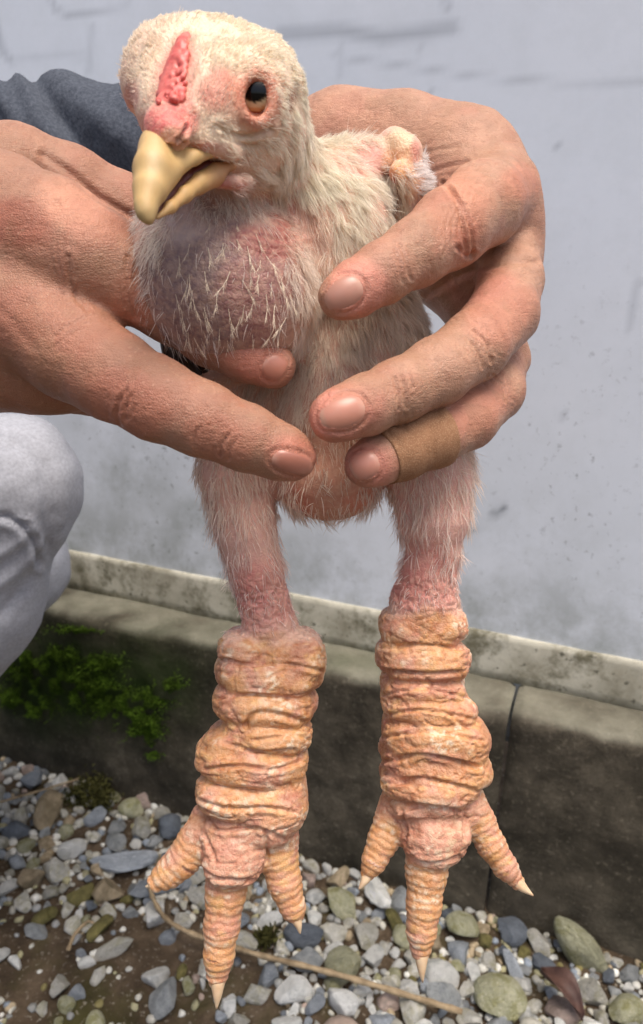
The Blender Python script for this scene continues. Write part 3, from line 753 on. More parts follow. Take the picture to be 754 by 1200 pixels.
col = paint(V, X, Y, (212, 172, 152), [
 (262, 90, 120, 100, 0, (226, 204, 176), .9), (206, 92, 26, 48, 14, (212, 128, 114), .75), (255, 105, 22, 28, 20, (190, 104, 88), .85), (300, 116, 36, 42, 8, (198, 124, 98), .85), (301, 115, 24, 30, 0, (176, 98, 72), .8),
 (154, 112, 9, 18, 0, (178, 96, 88), .7), (195, 146, 32, 26, -20, (204, 98, 94), .95), (203, 163, 17, 15, 0, (206, 150, 118), .8), (222, 138, 12, 20, 0, (198, 90, 82), .7),
 (255, 178, 36, 10, 14, (200, 110, 94), .85), (274, 213, 24, 10, 0, (176, 58, 58), 1), (341, 118, 7, 13, 10, (130, 78, 50), .9), (290, 190, 50, 30, 0, (226, 200, 176), .6), (348, 160, 14, 20, 0, (216, 168, 148), .6),
 (250, 330, 98, 92, 0, (112, 88, 90), .95), (312, 330, 52, 66, 10, (152, 100, 94), .75), (330, 284, 60, 20, 6, (142, 70, 64), .8), (355, 258, 34, 32, 30, (160, 66, 58), .85), (210, 260, 40, 26, 0, (186, 164, 158), .8),  # crop: mauve skin, darkened further for the head's shadow on it
 (400, 250, 60, 90, 0, (222, 190, 168), .6), (430, 188, 36, 22, 10, (226, 164, 150), .9), (470, 200, 20, 46, 0, (222, 170, 128), .9), (466, 165, 18, 10, 0, (234, 204, 168), .7), (466, 208, 10, 14, 0, (222, 158, 100), .8), (487, 178, 6, 16, 0, (190, 92, 84), .6), (458, 225, 12, 26, 0, (140, 60, 52), .8),  # dark red patch by the wing stub: shadow put into skin colour
 (385, 560, 70, 60, 0, (186, 120, 96), .8), (345, 590, 22, 22, 0, (198, 100, 80), .5), (430, 590, 26, 20, 0, (200, 108, 86), .5), (385, 500, 40, 60, 0, (196, 140, 116), .7),
 (278, 600, 56, 90, 0, (208, 158, 146), .9), (308, 700, 46, 46, 20, (204, 132, 122), .75), (296, 690, 20, 30, 0, (188, 100, 94), .4), (508, 600, 60, 70, 0, (212, 160, 150), .9), (500, 680, 48, 44, 0, (202, 128, 118), .75), (480, 690, 24, 24, 0, (178, 94, 88), .45)])
# orange scaly skin of the shanks
n1 = fbm(Vc*95, 71, 3); n2 = fbm(Vc*520, 73, 3); n3 = fbm(Vc/np.array([.006, .003, .006]), 75, 2)
oc = lin((196, 138, 88))[None]*(1-np.clip((n1-.45)*4, 0, 1))[:, None]+lin((188, 128, 104))[None]*np.clip((n1-.45)*4, 0, 1)[:, None]
oc = oc*(1-np.clip((n3-.58)*5, 0, .8))[:, None]+lin((208, 158, 100))[None]*np.clip((n3-.58)*5, 0, .8)[:, None]
pk = np.clip((Y-950+(X > 400)*26)/30, 0, 1)*(1-toew)*np.clip(1.2-n1, 0, .85); oc = oc*(1-pk)[:, None]+lin((200, 142, 122))*pk[:, None]
crust = np.clip((fbm(Vc*130, 79, 3)-.40)*4, .15, 1); fl = np.clip((n2-.46)*7, 0, .82)*crust*np.clip((disp-.0000)/.0004+.45, 0, 1); oc = oc*(1-fl)[:, None]+lin((224, 206, 180))*fl[:, None]
pad = np.exp(-(((X-529)/24)**2+((Y-982)/26)**2)**2)*np.clip((n2-.42)*5, 0, .7); oc = oc*(1-pad)[:, None]+lin((206, 180, 146))*pad[:, None]
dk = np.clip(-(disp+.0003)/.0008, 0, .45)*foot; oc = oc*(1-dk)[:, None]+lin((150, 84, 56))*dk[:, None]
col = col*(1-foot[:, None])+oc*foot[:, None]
m = NT('bird_skin'); co = m.coord()
b = m.mix(m.ramp(m.noise(co, 420, 3), [(.35, grey(0)), (.7, grey(.30))]), m.attr('Col'), lin((232, 200, 170)))
vor = m.n('ShaderNodeTexVoronoi', feature='DISTANCE_TO_EDGE'); vor.inputs['Scale'].default_value = 620; m.l(co, vor.inputs['Vector'])
BIRD = m.fin(b, .5, m.bump(m.noise(co, 900, 4), .35, .0006, m.bump(m.ramp(vor.outputs[0], [(0, grey(0)), (.25, grey(1))]), .35, .0004)), spec=.4, sss=.18, ssss=.0025)
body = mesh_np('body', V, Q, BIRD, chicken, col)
VB, QB, NB, XB, YB, FB = V, Q, vnorm(V, Q), X, Y, fc
bird_tree = BVHTree.FromPolygons([tuple(v) for v in V], [tuple(q) for q in Q])
def bird_hit(px, py):
    r = bird_tree.ray_cast(Vector(CAMPOS), Vector(ray(px, py)).normalized()); return (np.array(r[0]), np.array(r[1])) if r[0] else (None, None)
# ---- beak
m = NT('horn'); co = m.coord(); HORN = m.fin(m.mix(m.ramp(m.noise(co, 160, 4), [(.3, grey(0)), (.7, grey(.35))]), m.attr('Col'), lin((180, 142, 96))), .54, m.bump(m.noise(m.coord((1, 1, .35)), 420, 5, .7), .35, .0005), spec=.5, sss=.15, ssss=.002)
def small(name, build, lo, hi, vox, mat, colfn, parent, extra=None):
    f = Field(lo, hi, vox); build(f); V, Q = f.mesh(2); X, Y = proj(V)
    if extra: V = extra(V, vnorm(V, Q), X, Y)
    return mesh_np(name, V, Q, mat, parent, colfn(V, X, Y))
blo = np.array([C3(138, 0, .285)[0], C3(0, 130, .285)[1], .208]); bhi = np.array([C3(300, 0, .21)[0], C3(0, 275, .21)[1], .290])
def up(f):
    f.chain([(206, 172, .258, 22), (190, 184, .2455, 24), (181, 203, .2375, 20.5), (175, 223, .2325, 15), (171, 241, .2300, 8.3), (172, 251, .2292, 5), (174.5, 258, .2290, 2)], .004, kin=.005)
    f.chain([(179, 156, .2445, 6), (180, 172, .2375, 9), (177, 190, .2335, 12)], .005)
    f.chain([(184, 226, .2345, 7), (202, 201, .240, 8.5), (228, 184.5, .2465, 7.5), (254, 176.5, .2525, 5.5), (277, 180.5, .259, 3.2)], .003, kin=.002)
    f.chain([(212, 182, .250, 12), (246, 176, .257, 7)], .005)
def upcol(V, X, Y):
    c = np.tile(lin((198, 164, 108)), (len(V), 1))
    k = np.clip((Y-228)/26, 0, 1)[:, None]*.6; c = c*(1-k)+lin((178, 156, 110))*k
    k = np.clip((X-235)/40, 0, 1)[:, None]*.8; c = c*(1-k)+lin((212, 150, 100))*k
    k = np.exp(-((X-182)/9)**2-((Y-185)/26)**2)[:, None]*.6; c = c*(1-k)+lin((222, 200, 158))*k
    return c
small('upper_beak', up, blo, bhi, .00042, HORN, upcol, chicken)
def low(f):
    f.chain([(184, 255, .2345, 2.6), (200, 243, .2395, 6), (217, 228, .2460, 8), (235, 214, .2525, 9), (254, 202, .2585, 8.5), (270, 193, .2620, 6), (281, 188, .265, 4)], .003, kin=.002)
    f.chain([(215, 224, .252, 9), (250, 208, .260, 10)], .004)
def lowcol(V, X, Y):
    c = np.tile(lin((196, 158, 102)), (len(V), 1)); k = np.clip((X-238)/30, 0, 1)[:, None]*.75
    return c*(1-k)+lin((206, 148, 112))*k
small('lower_beak', low, blo, bhi, .00042, HORN, lowcol, chicken)
m = NT('mouth_lining'); MOUTH = m.fin(lin((92, 34, 26)), .4)
def mo(f):
    f.chain([(180, 252, .2335, 3), (184, 246, .2365, 4.5), (198, 229, .2435, 8), (216, 209, .2510, 9), (240, 195, .2575, 8), (268, 187, .2640, 5)], .003)
small('mouth', mo, blo, bhi, .0005, MOUTH, lambda V, X, Y: np.zeros((len(V), 3)), chicken)
# ---- comb
m = NT('comb_skin'); co = m.coord(); COMB = m.fin(m.attr('Col'), .42, m.bump(m.noise(co, 700, 3), .3, .0005), spec=.5, sss=.25, ssss=.002)
def comb(f):
    base = []
    for (x, y) in spline([(218, 49), (213, 64), (208, 82), (203, 104), (199, 124)], 13):
        p, n = bird_hit(x, y); base.append((x, y, float(w2c(p)[2])))
    for i, (x, y, d) in enumerate(base):
        t = i/12; wd = 5+11.5*min(1, t*1.25)
        f.ell((x, y, d+.0018+.0018*max(0, t-.7)/.3), (wd, 9, 9), .003)
    r = random.Random(4)
    for i in range(170):
        t = r.random()**.8; x, y, d = base[int(t*12)]; wd = 4.5+11.5*min(1, t*1.25)
        a = r.uniform(-1, 1)*wd; s = r.uniform(1.8, 3.6)
        p, n = bird_hit(x+a, y+r.uniform(-5, 5))
        if p is None: continue
        c = w2c(p+n*.0014*(1-(a/wd)**2)+n*.0002); q = (CX+F*c[0]/c[2], CY+F*c[1]/c[2], c[2])
        f.ell(q, (s, s*1.15, s), .0008)
lo = np.array([C3(170, 0, .29)[0], C3(0, 35, .29)[1]-.006, .228]); hi = np.array([C3(245, 0, .235)[0]+.004, C3(0, 150, .235)[1], .285])
def combcol(V, X, Y):
    n = fbm(V*500, 5, 2)[:, None]; return lin((188, 70, 66))*(1-n)+lin((224, 130, 116))*n
small('comb', comb, lo, hi, .0004, COMB, combcol, chicken)
# ---- eyes
def ball(name, c, r, gaze, parent):
    bm = bmesh.new(); bmesh.ops.create_uvsphere(bm, u_segments=48, v_segments=40, radius=1)
    Vn = np.array([v.co[:] for v in bm.verts]); Fc = [tuple(v.index for v in f.verts) for f in bm.faces]; bm.free()
    gaze = gaze/np.linalg.norm(gaze); ang = np.degrees(np.arccos(np.clip(Vn@gaze, -1, 1)))
    c3 = np.tile(lin((120, 62, 40)), (len(Vn), 1)); n = vnoise(Vn*6, 3)*4
    c3[ang < 62] = lin((176, 140, 92)); c3[ang < 54] = lin((192, 176, 140)); c3[ang < 41] = lin((70, 58, 40)); c3[ang < 38] = lin((6, 6, 8))
    me = bpy.data.meshes.new(name); b0 = base_of(parent); me.from_pydata([tuple(c+r*v-b0) for v in Vn], [], Fc)
    a = me.color_attributes.new('Col', 'FLOAT_COLOR', 'POINT'); a.data.foreach_set('color', np.concatenate([c3, np.ones((len(c3), 1))], 1).astype(np.float32).ravel())
    for p in me.polygons: p.use_smooth = True
    me.materials.append(EYEM); return link(bpy.data.objects.new(name, me), parent)
m = NT('eye_gloss'); EYEM = m.fin(m.attr('Col'), .04, spec=.6); EYEM.node_tree.nodes['Principled BSDF'].inputs['Specular IOR Level'].default_value = .35
ec = P(301, 113, .2600); er = 27*.2600/F
gz3 = R_CW @ np.array([.0, .03, -1.0]); ball('eye', ec, er, gz3, chicken)
ball('eye', P(176, 108, .281), er, R_CW @ np.array([-1, 0, -.5]), chicken)
# ---- claws
m = NT('claw_horn'); co = m.coord(); CLAW = m.fin(m.ramp(m.noise(co, 160, 4), [(.3, lin((206, 170, 132))), (.7, lin((228, 202, 168)))]), .38, m.bump(m.noise(co, 300, 3), .15, .0005), spec=.5, sss=.15, ssss=.0015)
for pts in ([(187, 1031, .366, 8.5), (179, 1036, .3645, 5), (171, 1039, .3635, 1.0)], [(255.5, 1134, .361, 11), (255.5, 1150, .3595, 9), (255, 1166, .359, 5.5), (254, 1182, .3595, .9)], [(344, 1064, .366, 10), (347, 1075, .3645, 7.5), (350, 1084, .364, 4.5), (352, 1094, .3645, .9)],
            [(434, 1018, .366, 8), (428, 1031, .3645, 5.5), (421, 1042, .364, .9)], [(493, 1104, .361, 10.5), (494, 1120, .3595, 8.5), (494.5, 1136, .359, 5), (495.5, 1151, .3595, .9)], [(602, 1028, .367, 8.5), (612, 1039, .3655, 6), (625, 1049.5, .3655, .9)],
            [(284, 1006, .4185, 9), (284, 1024, .426, 1)], [(514, 986, .4185, 9), (514, 1004, .426, 1)]):
    q = spline([C3(*p[:3]) for p in pts], 14); rr = np.interp(np.linspace(0, 1, 14), np.linspace(0, 1, len(pts)), [p[3]*p[2]/F for p in pts])
    Vv, Fc = loft([c2w(x) for x in q], rr, 14); mesh_py('claw', Vv, Fc, CLAW, chicken)
# ---- dark wing folded against the flank, seen in the gap under the left hand's finger
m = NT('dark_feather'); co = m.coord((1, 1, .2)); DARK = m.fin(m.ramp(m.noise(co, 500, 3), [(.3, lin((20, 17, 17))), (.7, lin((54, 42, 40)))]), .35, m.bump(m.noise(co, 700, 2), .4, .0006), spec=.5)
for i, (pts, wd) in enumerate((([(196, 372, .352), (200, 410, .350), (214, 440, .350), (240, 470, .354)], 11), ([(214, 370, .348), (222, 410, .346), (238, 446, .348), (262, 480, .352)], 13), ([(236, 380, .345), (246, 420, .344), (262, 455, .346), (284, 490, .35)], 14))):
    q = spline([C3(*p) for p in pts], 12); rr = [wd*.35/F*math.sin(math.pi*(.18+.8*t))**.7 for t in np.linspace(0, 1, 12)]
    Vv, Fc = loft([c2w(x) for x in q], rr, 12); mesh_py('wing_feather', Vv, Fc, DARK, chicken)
# ---- down
FUR = [  # px, py, rx, ry, density /cm2, length mm, flow (px), lift, colour
 (255, 55, 80, 36, 380, 2.6, (.35, -.6), .55, (238, 222, 194)), (180, 75, 36, 40, 300, 2.4, (-.5, -.6), .5, (236, 214, 186)), (330, 70, 36, 50, 380, 2.6, (.9, -.25), .6, (240, 226, 200)),
 (335, 140, 34, 50, 340, 3.8, (.9, .25), .5, (240, 228, 204)), (255, 105, 22, 28, 120, 2.4, (.2, -.8), .5, (228, 190, 164)), (195, 145, 34, 34, 8, 1.5, (0, -1), .5, (230, 180, 160)), (206, 90, 16, 50, 8, 1.5, (0, -1), .5, (230, 180, 160)),
 (301, 115, 26, 34, 0, 1, (1, 0), .3, (230, 190, 160)), (232, 125, 14, 44, 200, 2.6, (.2, -.8), .5, (232, 206, 180)), (152, 112, 10, 16, 60, 2, (-1, 0), .5, (228, 190, 170)),
 (285, 165, 50, 22, 240, 2.8, (.85, .5), .4, (234, 216, 190)), (300, 200, 44, 26, 380, 6, (.7, .75), .45, (236, 218, 192)), (250, 238, 60, 14, 300, 6.5, (.1, 1), .5, (230, 212, 192)), (228, 200, 36, 30, 0, 1, (0, 1), .3, (220, 200, 180)), (275, 213, 26, 12, 4, 2, (1, 0), .3, (220, 170, 160)),
 (342, 118, 5, 10, 0, 1, (1, 0), .3, (230, 190, 160)), (345, 190, 36, 46, 420, 8, (.55, .85), .55, (240, 226, 202)), (400, 215, 40, 50, 420, 9, (.4, .9), .55, (242, 230, 206)), (430, 255, 30, 60, 420, 9, (.55, .8), .6, (240, 226, 202)), (405, 305, 34, 40, 380, 9, (.2, .95), .5, (236, 218, 194)),
 (330, 284, 48, 14, 14, 5, (.3, .95), .4, (226, 196, 172)), (348, 258, 30, 22, 70, 6, (.3, .95), .4, (226, 196, 172)), (360, 330, 26, 56, 300, 8, (-.1, 1), .5, (232, 210, 188)), (430, 188, 30, 18, 25, 4, (.5, -.5), .4, (236, 214, 196)),
 (180, 275, 20, 42, 150, 6.5, (-.6, .8), .6, (234, 222, 206)), (225, 242, 50, 12, 220, 6.5, (-.3, .9), .5, (232, 220, 206)), (164, 335, 12, 50, 70, 6.5, (-.6, .8), .7, (230, 214, 200)),
 (256, 325, 92, 76, 8, 5, (.15, 1), .35, (220, 200, 184)), (235, 395, 50, 24, 16, 6, (0, 1), .5, (226, 206, 190)), (312, 375, 60, 40, 16, 5, (.2, 1), .3, (224, 200, 182)),
 (440, 390, 70, 50, 420, 9, (.25, .95), .55, (230, 208, 182)), (355, 430, 44, 60, 220, 9, (-.1, 1), .55, (228, 206, 182)), (385, 520, 60, 36, 60, 7, (.1, 1), .45, (222, 192, 166)), (385, 580, 70, 34, 26, 7, (0, 1), .6, (224, 200, 176)), (340, 600, 14, 14, 120, 8, (-.3, 1), .7, (230, 206, 184)), (440, 600, 16, 14, 120, 8, (.3, 1), .7, (230, 206, 184)),
 (275, 570, 56, 60, 66, 8, (.05, 1), .40, (232, 206, 186)), (288, 645, 46, 40, 44, 7, (.15, 1), .36, (230, 200, 184)), (306, 705, 40, 22, 26, 3.5, (.1, 1), .35, (232, 200, 184)),
 (505, 580, 64, 60, 80, 9, (.0, 1), .42, (234, 208, 188)), (508, 640, 46, 34, 56, 7, (-.1, 1), .36, (232, 204, 188)), (498, 688, 50, 20, 24, 3.5, (0, 1), .35, (232, 200, 184)),
 (472, 235, 18, 22, 200, 7, (.1, 1), .4, (206, 180, 148)), (500, 210, 18, 18, 260, 7, (.8, -.2), .6, (238, 230, 226)), (462, 170, 20, 18, 20, 2, (0, 1), .4, (236, 214, 190))]
def fur(name, parent, regions, scale=1.0):
    fcn = VB[QB].mean(1); fn = np.cross(VB[QB[:, 2]]-VB[QB[:, 0]], VB[QB[:, 3]]-VB[QB[:, 1]]); ar = np.linalg.norm(fn, axis=1)*.5; fn /= np.maximum(2*ar, 1e-15)[:, None]
    x, y = proj(fcn); wt = np.zeros(len(fcn))+1e-9; A = {k: 0 for k in 'dlfhc'}
    A = dict(d=np.zeros(len(fcn)), l=np.zeros(len(fcn)), f=np.zeros((len(fcn), 2)), h=np.zeros(len(fcn)), c=np.zeros((len(fcn), 3)))
    for (a, b, rx, ry, dn, ln, fl, lf, cl) in regions:
        q = ((x-a)/rx)**2+((y-b)/ry)**2; g = np.exp(-2.2*q)+1e-7*np.exp(-.02*q); wt += g
        A['d'] += g*dn; A['l'] += g*ln; A['h'] += g*lf; A['f'] += g[:, None]*np.array(fl); A['c'] += g[:, None]*lin(cl)
    dens = A['d']/wt; dens = np.where((y > 742-(x > 400)*26), 0, dens)
    patch = fbm(fcn*np.array([210, 210, 150]), 88, 3); dens = dens*np.clip((patch-.36)*5.0, .05, 1.8)
    lam = ar*1e4*dens*scale; cnt = rng.poisson(lam); I = np.repeat(np.arange(len(fcn)), cnt); n = len(I)
    u = rng.random((n, 2)); q = VB[QB[I]]
    root = (q[:, 0]*(1-u[:, :1])+q[:, 1]*u[:, :1])*(1-u[:, 1:])+(q[:, 3]*(1-u[:, :1])+q[:, 2]*u[:, :1])*u[:, 1:]
    nn = NB[QB[I]].mean(1); nn /= np.linalg.norm(nn, axis=1)[:, None]
    f2 = (A['f']/wt[:, None])[I]; fw = np.concatenate([f2, np.full((n, 1), .05)], 1)@R_CW.T
    fw -= (fw*nn).sum(1)[:, None]*nn; fw /= np.maximum(np.linalg.norm(fw, axis=1), 1e-6)[:, None]
    # clumps: neighbouring hairs lean together
    cid = fbm(root*260, 14, 2)[:, None]; cx = np.stack([vnoise(root*330, 21+k)-.5 for k in range(3)], 1)
    h = (A['h']/wt)[I][:, None]*rng.uniform(.5, 1.5, (n, 1))
    dr = fw+nn*h*1.3+cx*1.5+rng.normal(size=(n, 3))*.34; dr /= np.linalg.norm(dr, axis=1)[:, None]
    L = ((A['l']/wt)[I]*.001*rng.uniform(.45, 1.2, n))[:, None]
    sag = fw*.45+np.array([0, 0, -.25])+rng.normal(size=(n, 3))*.3-nn*.1
    tip = root+dr*L+sag*L*.55
    key = np.floor((root+rng.normal(size=(n, 3))*.0003)/.0024).astype(np.int64); key = (key[:, 0]*73856093) ^ (key[:, 1]*19349663) ^ (key[:, 2]*83492791)
    _, inv, ct = np.unique(key, return_inverse=True, return_counts=True)
    tc = np.stack([np.bincount(inv, tip[:, k])/ct for k in range(3)], 1)[inv]
    pull = (.45+.5*vnoise(root*150, 55))[:, None]; delta = (tc-tip)*pull
    wd = np.cross(dr, rng.normal(size=(n, 3))); wd /= np.linalg.norm(wd, axis=1)[:, None]; wd *= rng.uniform(.00006, .00014, (n, 1))*(1+.5*np.clip((proj(root)[1][:, None]-480)/60, 0, 1))
    rows = []
    for t, k in ((0, 1), (.35, .9), (.7, .65)):
        p = root+dr*L*t+sag*L*t*t*.55+delta*t*t; rows += [p-wd*k, p+wd*k]
    rows.append(tip+delta)
    Vh = np.stack(rows, 1).reshape(-1, 3); o = np.arange(n)[:, None]*7
    Qh = np.concatenate([o+np.array([0, 1, 3, 2]), o+np.array([2, 3, 5, 4]), o+np.array([4, 5, 6, 6])])
    tri = o+np.array([4, 5, 6]); quad = np.concatenate([o+np.array([0, 1, 3, 2]), o+np.array([2, 3, 5, 4])])
    T = np.concatenate([quad[:, [0, 1, 2]], quad[:, [0, 2, 3]], tri])
    cc = (A['c']/wt[:, None])[I]**.58*rng.uniform(.85, 1.1, (n, 1)); cc = np.repeat(cc, 7, 0)
    print('hairs', n); return mesh_np(name, Vh, T, DOWN, parent, np.clip(cc, 0, .95))
m = NT('down'); DOWN = m.fin(m.attr('Col'), .6, spec=.2)
tr = m.n('ShaderNodeBsdfTranslucent'); m.l(m.attr('Col'), tr.inputs[0]); mx = m.n('ShaderNodeMixShader'); mx.inputs[0].default_value = .5
m.l(m.b.outputs[0], mx.inputs[1]); m.l(tr.outputs[0], mx.inputs[2]); m.l(mx.outputs[0], m.t.nodes['Material Output'].inputs[0])
tag(fur('down', chicken, FUR), kind='stuff')
# ---- pin feathers on the bare crop, each its own object
def pin_mesh(seed):
    r = random.Random(seed); bm = bmesh.new(); bend = r.uniform(-.25, .25); V = []; Fc = []
    def strip(p0, d, L, w0, k):
        q = []; 
        for t in (0, .33, .66, 1): q.append(p0+d*L*t+Vector((bend*t*t*L*k, 0, -.12*t*t*L)))
        n0 = len(V)
        for j, p in enumerate(q):
            wd = w0*(1-.75*j/3); 
            for a in range(3): V.append(p+Vector((math.cos(2.1*a)*wd, 0, math.sin(2.1*a)*wd)))
        for j in range(3):
            for a in range(3): Fc.append((n0+j*3+a, n0+j*3+(a+1) % 3, n0+j*3+3+(a+1) % 3, n0+j*3+3+a))
    strip(Vector((0, 0, 0)), Vector((0, 1, .10)), 1.0, .02, 1)
    for i in range(14):
        t = r.uniform(.35, .98); s = r.choice((-1, 1))
        strip(Vector((bend*t*t, t*.98, .08*t)), Vector((s*r.uniform(.12, .4), 1, r.uniform(-.05, .2))).normalized(), r.uniform(.22, .45), .010, .6)
    me = bpy.data.meshes.new('pin_feather'); me.from_pydata([tuple(v) for v in V], [], Fc); me.update(); me.materials.append(PIN)
    for p in me.polygons: p.use_smooth = True
    return me
m = NT('pin_feather_shaft'); PIN = m.fin(lin((226, 208, 184)), .5, spec=.3)
PM = [pin_mesh(i) for i in range(6)]
spots = [(244, 290, 26, .5), (262, 285, 22, -.1), (270, 318, 30, -.5), (240, 318, 26, .3), (292, 298, 26, .1), (284, 328, 30, .9), (254, 345, 22, .2), (304, 322, 26, -.7), (312, 345, 28, .35), (330, 330, 30, .3), (322, 358, 26, -.5), (336, 372, 30, -1.3), (298, 350, 22, -.3),
         (268, 362, 24, .1), (282, 372, 20, -.4), (238, 366, 22, .3), (258, 385, 18, -.2), (296, 392, 16, .2), (222, 322, 26, .5), (226, 350, 22, .3), (210, 300, 24, .6), (312, 300, 22, .4), (278, 262, 22, -.3), (300, 274, 24, .5), (320, 388, 18, -.6), (340, 345, 24, .1), (246, 262, 18, .2), (206, 345, 20, .5), (272, 398, 14, .1), (212, 372, 18, .2)]
for i in range(26): spots.append((random.uniform(205, 340), random.uniform(275, 400), random.uniform(12, 24), random.uniform(-.35, .35)))
for i, (x, y, L, a) in enumerate(spots):
    a = a*.6; p, n = bird_hit(x, y)
    if p is None: continue
    dw = R_CW@np.array([math.sin(a), math.cos(a), .0]); dw -= n*(dw@n); dw /= np.linalg.norm(dw); dw = dw*.93+n*.36; dw /= np.linalg.norm(dw)
    sx = np.cross(dw, n); sx /= np.linalg.norm(sx); up3 = np.cross(sx, dw); s = L*.285/F
    o = bpy.data.objects.new('pin_feather', PM[i % 6]); Mx = Matrix.Identity(4)
    for k in range(3): Mx[k][0] = sx[k]*s; Mx[k][1] = dw[k]*s; Mx[k][2] = up3[k]*s; Mx[k][3] = p[k]-base_of(chicken)[k]
    COL.objects.link(o); o.parent = chicken; o.matrix_basis = Mx
print('bird', time.time()-T0)
# ================================================================== PERSON
person = empty('person', P(-420, 900, .62)*np.array([1, 1, 0]))
tag(person, 'person crouching at left in dark blue sleeve and pale grey trousers, holding the chicken', 'person')
NAILS = [(404, 343, 150, 26, 20), (403, 483, 162, 29, 21), (428, 545, 150, 19, 19), (322, 430, 32, 15, 17), (342, 542, 14, 27, 14)]
def hand_relief(V, Q, seed, lines, spots, base, knuckles):
    N = vnorm(V, Q); X, Y = proj(V); fc = facing(V, N); Vc = w2c(V)
    d = (fbm(Vc*110, seed, 3)-.5)*.0009+(fbm(Vc*480, seed+3, 2)-.5)*.0003
    for (a, b, r, ang, per, amp) in knuckles:           # bundles of short skin folds over the joints
        t = math.radians(ang); u = (X-a)*math.cos(t)+(Y-b)*math.sin(t); v = -(X-a)*math.sin(t)+(Y-b)*math.cos(t)
        m = np.exp(-(u/r[0])**2-(v/r[1])**2)
        wv = u/per+1.6*(fbm(np.stack([X/26, Y/26, 0*X+seed], 1), seed+5, 2)-.5)*2+.25*np.sin(v/7.0)
        d -= m*amp*.001*np.exp(-((np.abs(((wv+.5) % 1)-.5)*per)/1.25)**2)*(.5+vnoise(np.stack([X/14, Y/14, 0*X], 1), seed))*np.clip(fc*4, 0, 1)*.8
    for (nx, ny, na, nl, nw) in NAILS:                 # nail folds
        t = math.radians(na); el = [(nx+math.cos(t)*1.06*nl*math.cos(u)-math.sin(t)*1.10*nw*math.sin(u), ny+math.sin(t)*1.06*nl*math.cos(u)+math.cos(t)*1.10*nw*math.sin(u)) for u in np.linspace(.75, 5.53, 26)]
        dd = polydist(X, Y, el); d += (-np.exp(-(dd/1.7)**2)*.00042+np.exp(-((dd-4.2)/2.6)**2)*.00028)*np.clip(fc*4, 0, 1)
    V = V+N*d[:, None]; N = vnorm(V, Q); V = groove(V, N, X, Y, fc, lines)
    col = paint(V, X, Y, base, spots)
    n = fbm(Vc*170, seed+8, 4)[:, None]; n2 = fbm(Vc*55, seed+9, 3)[:, None]
    col = col*(.84+.32*n); red = np.clip((n2-.50)*4, 0, .35); col = col*(1-red)+lin((168, 110, 90))*red; n3 = fbm(Vc*75, seed+12, 3)[:, None]; ol = np.clip((n3-.54)*5, 0, .25); col = col*(1-ol)+lin((150, 112, 84))*ol; pore = np.clip((vnoise(Vc*1100, seed+14)[:, None]-.72)*3, 0, .35); col = col*(1-pore)+lin((140, 86, 64))*pore
    return V, col
hl = lambda z: (C3(0, 0, z))
# ---- the person's left hand: wraps the bird from the right of the picture
f = Field([C3(170, 0, .47)[0], C3(0, 85, .43)[1]-.002, .25], [C3(650, 0, .42)[0]+.006, C3(0, 610, .40)[1], .505], .00085)
f.chain([(225, 196, .474, 50), (290, 198, .462, 54), (350, 182, .440, 54), (400, 172, .420, 58)], .01, flat=((0, 0, 1), .85))
f.chain([(400, 172, .418, 59), (470, 176, .404, 63), (545, 202, .388, 66)], .012, flat=((.3, -.4, 1), .75))
f.chain([(420, 210, .425, 58), (510, 250, .405, 70), (570, 300, .392, 58)], .014)
f.chain([(470, 250, .43, 60), (560, 330, .405, 58), (572, 380, .395, 42)], .014)
f.chain([(545, 202, .386, 62), (588, 222, .372, 41)], .012)
IDXR = [(588, 226, .366, 42), (566, 240, .340, 47), (528, 268, .316, 45), (488, 296, .302, 38.5), (448, 320, .293, 34), (416, 339, .287, 31), (399, 348, .284, 26)]
f.chain(IDXR, .006, kin=.004)
f.chain([(560, 240, .380, 60), (592, 270, .378, 42), (590, 320, .376, 42)], .012)
MIDR = [(594, 292, .376, 38), (598, 330, .358, 37), (590, 368, .336, 40), (556, 406, .316, 40), (512, 436, .303, 38.5), (468, 458, .294, 36), (428, 475, .287, 34), (398, 486, .283, 30), (390, 489, .282, 27)]
f.chain(MIDR, .0022, kin=.004)
RINR = [(580, 370, .385, 32), (590, 420, .366, 29), (580, 458, .344, 33), (548, 490, .326, 35.5), (508, 510, .314, 35.5), (470, 526, .306, 33.5), (440, 540, .300, 29), (428, 545, .298, 25)]
f.chain(RINR, .0016, kin=.004)
PINR = [(560, 420, .395, 28), (560, 470, .380, 26), (530, 510, .362, 26), (490, 530, .352, 24), (460, 540, .348, 20)]
f.chain(PINR, .003, kin=.004)
THBR = [(420, 230, .43, 40), (400, 270, .435, 34), (380, 310, .43, 30), (365, 340, .425, 25)]
f.chain(THBR, .008, kin=.004)
VR, QR = f.mesh(3); del f; GAIN = 1.15
